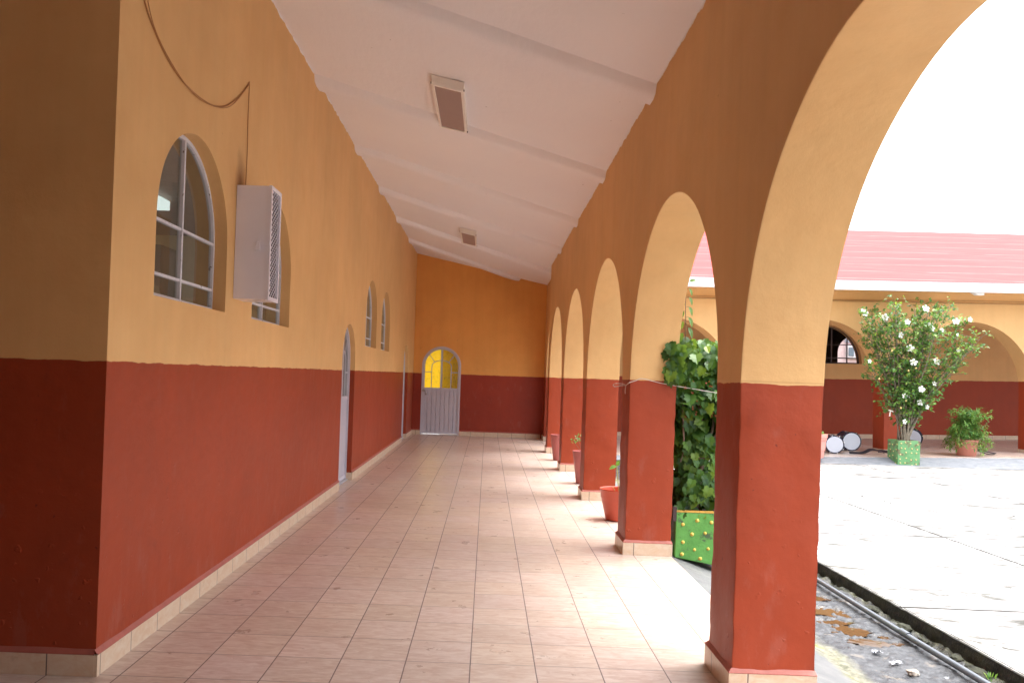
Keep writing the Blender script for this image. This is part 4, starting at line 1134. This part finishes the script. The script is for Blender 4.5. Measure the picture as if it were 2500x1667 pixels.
# pots
pot('flower_pot', 7.77, 10.92-.10, fz(7.73)+.0, [(.145, 0), (.15, .01), (.165, .14), (.175, .145), (.185, .30), (.195, .31), (.20, .36), (.208, .365), (.21, .425), (.20, .43), (.192, .40), (.1, .39), (.001, .39)], M_pinkpot,
    'pale pink plastic pot standing beside the first two drums')
b = MB(); add_leaf(b, Vector((7.84, 10.70, fz(7.8)+.42)), Vector((.9, 0, .1)), Vector((0, -.6, 1)), .09, OVAL); add_leaf(b, Vector((7.84, 10.70, fz(7.8)+.42)), Vector((.2, 0, .5)), Vector((0, -.8, .5)), .07, OVAL)
b.tube([(7.73, 10.8, fz(7.8)+.38), (7.84, 10.70, fz(7.8)+.42)], .004, 5)
tag(b.build('seedling', M_leafB, fix=False), 'small green sprig in the pale pink pot', 'plant')
M_pinkb = simple('dusty_pink_pot', (.50, .19, .14), .5)
fx, fy = 10.95, 11.58
pot('flower_pot', fx, fy, fz(fx), [(.15, 0), (.165, .02), (.19, .26), (.20, .27), (.205, .31), (.195, .31), (.19, .28), (.1, .27), (.001, .27)], M_pinkb, 'dusty pink pot almost covered by a feathery plant')
fp = root('feathery_plant', (fx, fy, fz(fx)+.28), 'bushy feathery green plant with narrow leaves spilling over its pink pot', 'plant')
random.seed(5); st = MB(); lf = MB(); z0 = fz(fx)
for k in range(175):
    a = rnd(0, 2*pi); h = rnd(.05, .62); sp = rnd(.08, .40)
    e = Vector((fx+sp*cos(a), fy+sp*sin(a)*.9, z0+.30+h))
    if k % 3 == 0: e = Vector((fx+.40*cos(a)*rnd(.7, 1.08), fy+.34*sin(a), z0+rnd(.06, .35)))
    mid = Vector((fx+sp*.4*cos(a), fy+sp*.4*sin(a), z0+.32+h*.7))
    pts = smoothpts([(fx+rnd(-.08, .08), fy+rnd(-.08, .08), z0+.27), mid, e], 4); st.tube(pts, .0022, 4)
    for p in pts[3:]:
        for j in range(6):
            d = Vector((rnd(-1, 1), rnd(-1, 1), rnd(-.7, .6))); add_leaf(lf, p+rv(.02), d+Vector((cos(a), sin(a), -.2))*.4, Vector((0, -.4, 1))+rv(.4), rnd(.05, .085), THIN, .1, .3)
for (dx, h) in [(-.10, .93), (-.30, .80), (-.05, .88), (.36, .66)]:
    pts = smoothpts([(fx+dx*.5, fy, z0+.4), (fx+dx*.9, fy, z0+.4+(h-.4)*.6), (fx+dx*1.1, fy-.02, z0+h)], 4); st.tube(pts, .0022, 4)
    for p in pts[3:]:
        for j in range(3): add_leaf(lf, p, Vector((rnd(-1, 1), 0, .5)), Vector((0, -1, .4)), .035, THIN)
st.build('stems', simple('olive_stem', (.20, .16, .05), .6), fp, 60); lf.build('leaves', M_leafC, fp, fix=False)

# drums
M_drum = simple('navy_shell', (.008, .009, .03), .35, var=.2, spec=.3)
M_head = simple('drum_head', (.58, .63, .72), .35, var=.03, scale=3)
M_chrome = simple('chrome', (.8, .8, .82), .15, 1.0)
def drum(x, y, r, ang, label, ln=.34):
    z = fz(x)+r+.004
    D = root('drum', (x, y, fz(x)), label, 'drum', 'marching drums lying on the portico floor')
    ax = Vector((sin(ang), -cos(ang), .0)); sx = Vector((cos(ang), sin(ang), 0)); up = Vector((0, 0, 1)); c = Vector((x, y, z))
    def tf(v): return c+sx*v.x+up*v.y+ax*v.z
    b = MB(); b.lathe([(r*.97, -ln), (r*.97, 0)], 48, tf=tf); b.build('shell', M_drum, D, 40)
    for z0_ in (-.035, -ln+.002):
        b = MB(); b.lathe([(r*.99, z0_), (r*1.03, z0_), (r*1.03, z0_+.035), (r*.89, z0_+.037), (r*.89, z0_+.02)], 48, tf=tf); b.build('hoop', M_drum, D, 40)
    b = MB(); b.lathe([(.0001, -.002), (r*.90, -.002), (r*.90, .004), (.0001, .004)], 48, tf=tf); b.build('drum_head', M_head, D, fix=True)
    b = MB(); b.lathe([(.0001, -ln-.004), (r*.935, -ln-.004), (r*.935, -ln), (.0001, -ln)], 48, tf=tf); b.build('drum_head', M_head, D, fix=True)
    for k in range(8):
        b = MB(); a = 2*pi*k/8+.3; q = Vector((cos(a), sin(a), 0))
        b.tube([tf(q*r*1.04+Vector((0, 0, -.02))), tf(q*r*1.04+Vector((0, 0, -ln*.45)))], .006, 6)
        b.tube([tf(q*r*1.03+Vector((0, 0, -.004))), tf(q*r*1.03+Vector((0, 0, .012)))], .010, 6)
        b.tube([tf(q*r*1.0+Vector((0, 0, -ln*.40))), tf(q*r*1.0+Vector((0, 0, -ln*.62)))], .016, 6); b.build('lug', M_chrome, D, 40)
drum(8.47, 11.62, .168, radians(-12), 'navy drum with pale head touching the pink pot')
drum(9.06, 12.22, .185, radians(-2), 'navy drum lying just left of the far pillar')
drum(10.76, 13.2, .195, radians(-30), 'navy drum partly hidden behind the faded green planter')
def strap(name, pts, w, label, group=None):
    b = MB(); P = smoothpts(pts, 8); vs = []
    for i, p in enumerate(P):
        d = (P[min(i+1, len(P)-1)]-P[max(i-1, 0)]).normalized(); s_ = Vector((-d.y, d.x, .5)).normalized()*w/2
        vs += [p-s_, p+s_, p+s_+Vector((0, 0, .006)), p-s_+Vector((0, 0, .006))]
    fs = [(i*4+k, i*4+(k+1) % 4, i*4+4+(k+1) % 4, i*4+4+k) for i in range(len(P)-1) for k in range(4)]
    b.add(vs, fs); tag(b.build(name, M_black, None, 60), label, 'strap', group)
G = 'black carrying straps on the portico floor'
zf_ = fz(9)
strap('carrying_strap', [(8.72, 11.55, zf_+.02), (8.95, 11.50, zf_+.03), (9.12, 11.55, zf_+.09), (9.30, 11.60, zf_+.07), (9.42, 11.65, zf_+.03)], .07, 'thick black strap curling in front of the two drums', G)
strap('carrying_strap', [(9.38, 11.8, zf_+.05), (9.5, 11.75, zf_+.05), (9.62, 11.65, zf_+.035), (9.70, 11.60, zf_+.035)], .10, 'flat black strap end lying against the far pillar', G)
zq = fz(11.4)
strap('carrying_strap', [(11.12, 11.9, zq+.32), (11.18, 11.85, zq+.22), (11.30, 11.80, zq+.10), (11.45, 11.75, zq+.06), (11.58, 11.70, zq+.035), (11.45, 11.68, zq+.02), (11.30, 11.72, zq+.06), (11.20, 11.80, zq+.14)], .035, 'black looped strap to the right of the feathery plant', G)

# faded green planter with hibiscus
kb = []
random.seed(9)
for v in (.90, .70, .50, .30, .10):
    for u in (.14, .36, .60, .84):
        kb.append((min(.93, max(.07, u+rnd(-.05, .05))), min(.93, v+rnd(-.05, .05)), .014))
sk = [(min(.95, max(.05, u+rnd(-.06, .06))), min(.93, v+rnd(-.05, .05)), .013) for v in (.85, .6, .35, .15) for u in (.15, .45, .75)]
gx0, gx1, gy0, gy1 = 9.235, 9.635, 10.75, 11.14
planter('planter', gx0, gx1, gy0, gy1, .115, .578, M_gB, M_ypale, 'faded green planter with pale yellow knobs at the foot of the far arcade', kb, sk)
M_petal = simple('white_petal', (.80, .80, .76), .6, var=.03); M_bud = simple('yellow_bud', (.75, .58, .22), .6)
hb = root('flowering_shrub', (9.45, 10.95, .55), 'large vase shaped shrub with white flowers growing from the faded green planter', 'shrub')
random.seed(21)
st = MB(); lf = MB(); fw_ = MB(); yl = MB()
def edge_lr(z):
    zz = [.55, .9, 1.25, 1.7, 2.1, 2.5, 3.0, 3.2]
    l = [9.40, 9.22, 9.02, 8.82, 8.68, 8.74, 8.66, 8.95]; r = [9.72, 9.85, 10.02, 10.32, 10.62, 10.82, 10.72, 10.2]
    for i in range(len(zz)-1):
        if z <= zz[i+1]:
            q = (z-zz[i])/(zz[i+1]-zz[i]); return l[i]+(l[i+1]-l[i])*q, r[i]+(r[i+1]-r[i])*q
    return l[-1], r[-1]
tips = []
for k in range(40):
    zt2 = rnd(1.35, 3.12) if k > 12 else rnd(2.5, 3.12)
    l, r = edge_lr(zt2); tx = l+.03+(r-l-.06)*((k*.618) % 1.0); ty = 11.0+rnd(-.40, .50)
    b0 = Vector((9.45+rnd(-.09, .09), 10.95+rnd(-.10, .10), .50))
    b1 = Vector((9.44+(tx-9.44)*.30+rnd(-.05, .05), 10.97+(ty-10.97)*.25, .55+(zt2-.55)*.42))
    b2 = Vector((9.44+(tx-9.44)*.68+rnd(-.06, .06), 10.97+(ty-10.97)*.65, .55+(zt2-.55)*.76))
    pts = smoothpts([b0, b1, b2, (tx, ty, zt2)], 7); n = len(pts); r0 = rnd(.009, .018)
    st.tube(pts, [r0*(1-.82*i/n) for i in range(n)], 6)
    tips.append(pts[-1])
    for i in range(5, n):
        if pts[i].z < .95 and random.random() < .72: continue
        for q in range(2):
            d = Vector((rnd(-1, 1), rnd(-1, 1), rnd(-.2, .9))).normalized(); L = rnd(.10, .34); e = pts[i]+d*L
            l, r = edge_lr(min(3.19, max(.56, e.z)))
            e_ = e.x+.03
            if e_ < l-.06 or e_ > r+.06 or e.z > 3.22: continue
            st.tube([pts[i], pts[i]+d*L*.5+rv(.015), e], [.0035, .0025, .0015], 4)
            for m_ in range(random.choice([5, 7, 8])):
                p = pts[i]+d*L*rnd(.35, 1.05)+rv(.025)
                add_leaf(lf, p, rv()+d*.6, Vector((0, -.35, 1))+rv(.6), rnd(.042, .075), OVAL, rnd(.05, .3), rnd(0, .3))
def flower(p, r):
    fw_ = MB()
    nrm = Vector((rnd(-.3, .3), -1, rnd(.0, .4))).normalized(); a = nrm.orthogonal().normalized(); c = nrm.cross(a)
    for k in range(5):
        th = 2*pi*k/5+rnd(-.1, .1); d = a*cos(th)+c*sin(th); s_ = nrm.cross(d)
        fw_.add([p, p+(d*.55+s_*.36)*r+nrm*.25*r, p+(d*.95+s_*.30)*r+nrm*.3*r, p+d*1.05*r+nrm*.3*r, p+(d*.95-s_*.30)*r+nrm*.3*r, p+(d*.55-s_*.36)*r+nrm*.25*r], [(0, 1, 2, 3, 4, 5)])
    o = fw_.build('flower', M_petal, hb, fix=False); q_ = MB(); q_.tube([p+nrm*.01, p+nrm*r*.5], r*.09, 5); q_.build('stamen', M_bud, o, 60)
def T3b(x, y):   # points read off the photograph's shrub close-up, set at the shrub's distance
    sx = 2080+x*320/1434; sy = 730+y*350/1568
    u = (sx-cx_)/f_; v = (sy-cy_)/f_
    d = (Fv+Xc*u-Yc*v); o = Vector((1.8118, -3.8494, 1.4864)); tt = (10.75-o.y)/d.y
    return o+d*tt
for (x, y, r) in [(165, 152, 1), (385, 195, 1.05), (790, 108, 1.1), (1138, 246, 1), (1298, 222, .8), (858, 275, .75), (872, 325, .8), (978, 340, .7), (560, 392, .9), (638, 543, 1.15), (665, 692, 1.05), (952, 682, 1.1), (590, 255, .8), (740, 985, 1), (560, 1057, .8), (640, 1060, .6), (760, 1135, .9), (830, 1180, .7), (592, 1342, .75), (925, 925, .7), (185, 680, .6), (1160, 390, .5), (1190, 565, .6), (105, 123, .5), (525, 92, .5), (800, 990, .5)]:
    p = T3b(x, y)+Vector((0, rnd(-.05, .1), 0)); flower(p, .062*r)
    cz0 = max(.9, p.z-.55*rnd(.6, 1.2)); q0 = Vector((9.5+(p.x-9.5)*.6, 11.0, cz0)); sp_ = smoothpts([q0, q0.lerp(p, .55)+Vector((0, .05, .03)), p+Vector((0, .03, -.01))], 5); st.tube(sp_, [.007, .0065, .006, .0055, .005, .0045, .004, .0035, .003, .003, .002][:len(sp_)], 5)
    for q in sp_[2:]:
        for m_ in range(5): add_leaf(lf, q+rv(.05), rv()+Vector((0, 0, .3)), Vector((0, -.5, 1))+rv(.6), rnd(.04, .07), OVAL)
    for q in range(9): add_leaf(lf, p+rv(.06)+Vector((0, .04, 0)), rv()+Vector((0, 0, .2)), Vector((0, -.6, 1))+rv(.5), rnd(.035, .055), OVAL)
    near = min(tips+[Vector((9.6, 11.2, 2.0))], key=lambda q_: (q_-p).length)
for (x, y) in [(618, 782), (700, 755), (298, 872), (930, 650), (1205, 415), (438, 565), (535, 1190), (590, 1112)]:
    p = T3b(x, y); q_ = MB(); q_.lathe([(.001, -.02), (.016, -.008), (.018, .004), (.001, .022)], 8, c=p); q_.build('bud', M_bud, hb, 60)
st.build('stems', M_barkg, hb, 60); lf.build('leaves', M_leafB, hb, fix=False)

# white tag tied on stem
b = MB(); b.tube(smoothpts([T3b(400, 1215), T3b(430, 1222), T3b(450, 1232)], 4), .008, 5); b.tube(smoothpts([T3b(420, 1222), T3b(410, 1280)], 4), [.006+.002*k for k in range(5)], 5)
tag(b.build('plastic_tie', M_string, None, 60), 'pale plastic tie knotted round a stem of the white flowering shrub', 'tie')

# far building and yard are scaled up about the camera position, moving them farther away
YM = Matrix.Translation((-.384, .816, -.315)) @ Matrix.Scale(1.212, 4)
for o in list(bpy.data.objects):
    if o not in FAR_START and o.parent is None: o.matrix_basis = YM @ o.matrix_basis

# ------------------------------------------------------------------ room behind the left wall
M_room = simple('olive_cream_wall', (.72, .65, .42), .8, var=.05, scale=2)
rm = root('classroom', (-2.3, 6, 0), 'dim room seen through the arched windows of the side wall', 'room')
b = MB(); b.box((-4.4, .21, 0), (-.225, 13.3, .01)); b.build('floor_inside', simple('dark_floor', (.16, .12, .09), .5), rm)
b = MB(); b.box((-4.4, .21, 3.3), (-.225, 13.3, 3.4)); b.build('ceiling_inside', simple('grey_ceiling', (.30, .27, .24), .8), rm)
hl = [arch(a, a+1.5, .9, 1.9, 20) for a in (1.0, 4.2, 7.4, 10.6)]  # openings added in the unseen back wall to let skylight into the room
plate('sky_opening_wall', [(.21, 0.01), (13.3, 0.01), (13.3, 3.3), (.21, 3.3)], hl, .15, lambda v: Vector((-4.4+v.z, v.x, v.y)), simple('brown_grey_wall', (.13, .105, .085), .8), rm)
b = MB(); b.box((-4.4, 13.3, 0), (-.225, 13.4, 3.4)); b.box((-4.4, 7.5, 0.01), (-.225, 7.58, 3.3)); b.build('partition', M_room, rm)
b = MB(); b.box((-1.6, 3.0, .01), (-1.0, 3.5, 2.5)); b.build('locker', simple('grey_locker', (.17, .19, .19), .4), rm)
t = NT('lit_tube_panel'); e_ = t.n('Emission', {'Color': (.85, 1, 1), 'Strength': .22}); t.t.links.new(e_.outputs[0], t.out.inputs[0])
b = MB(); b.box((-1.98, 4.25, 3.18), (-1.76, 5.05, 3.28)); b.build('strip_light', t.m, rm)

# ------------------------------------------------------------------ light
w = bpy.data.worlds.new('World'); S.world = w; w.use_nodes = True
nt = w.node_tree; nt.nodes.clear()
o = nt.nodes.new('ShaderNodeOutputWorld'); bg = nt.nodes.new('ShaderNodeBackground'); sk_ = nt.nodes.new('ShaderNodeTexSky'); hs_ = nt.nodes.new('ShaderNodeHueSaturation')
sk_.sky_type = 'NISHITA'; sk_.sun_disc = False; sk_.air_density = 1.0; sk_.dust_density = 5.0; sk_.ozone_density = 1.0
EL, AZ = 70, 78      # elevation, azimuth from +Y toward +X (degrees)
sk_.sun_elevation = radians(EL); sk_.sun_rotation = radians(AZ)
hs_.inputs['Saturation'].default_value = .30
nt.links.new(sk_.outputs[0], hs_.inputs['Color']); nt.links.new(hs_.outputs[0], bg.inputs[0]); nt.links.new(bg.outputs[0], o.inputs[0])
bg.inputs[1].default_value = .15
sd = bpy.data.lights.new('sun', 'SUN'); sun = bpy.data.objects.new('sun', sd); COL.objects.link(sun)
sd.energy = .5; sd.angle = radians(70); sd.color = (1, .97, .93)
dv = Vector((sin(radians(AZ))*cos(radians(EL)), cos(radians(AZ))*cos(radians(EL)), sin(radians(EL))))
sun.rotation_euler = dv.to_track_quat('Z', 'Y').to_euler(); sun.location = dv*50

S.view_settings.view_transform = 'Standard'; S.view_settings.look = 'None'; S.view_settings.gamma = 1; S.view_settings.exposure = 2.40
S.render.engine = 'CYCLES'
try:
    S.cycles.max_bounces = 12; S.cycles.diffuse_bounces = 7; S.cycles.glossy_bounces = 4; S.cycles.transparent_max_bounces = 12; S.cycles.transmission_bounces = 6
    S.cycles.sample_clamp_indirect = 8
except Exception: pass
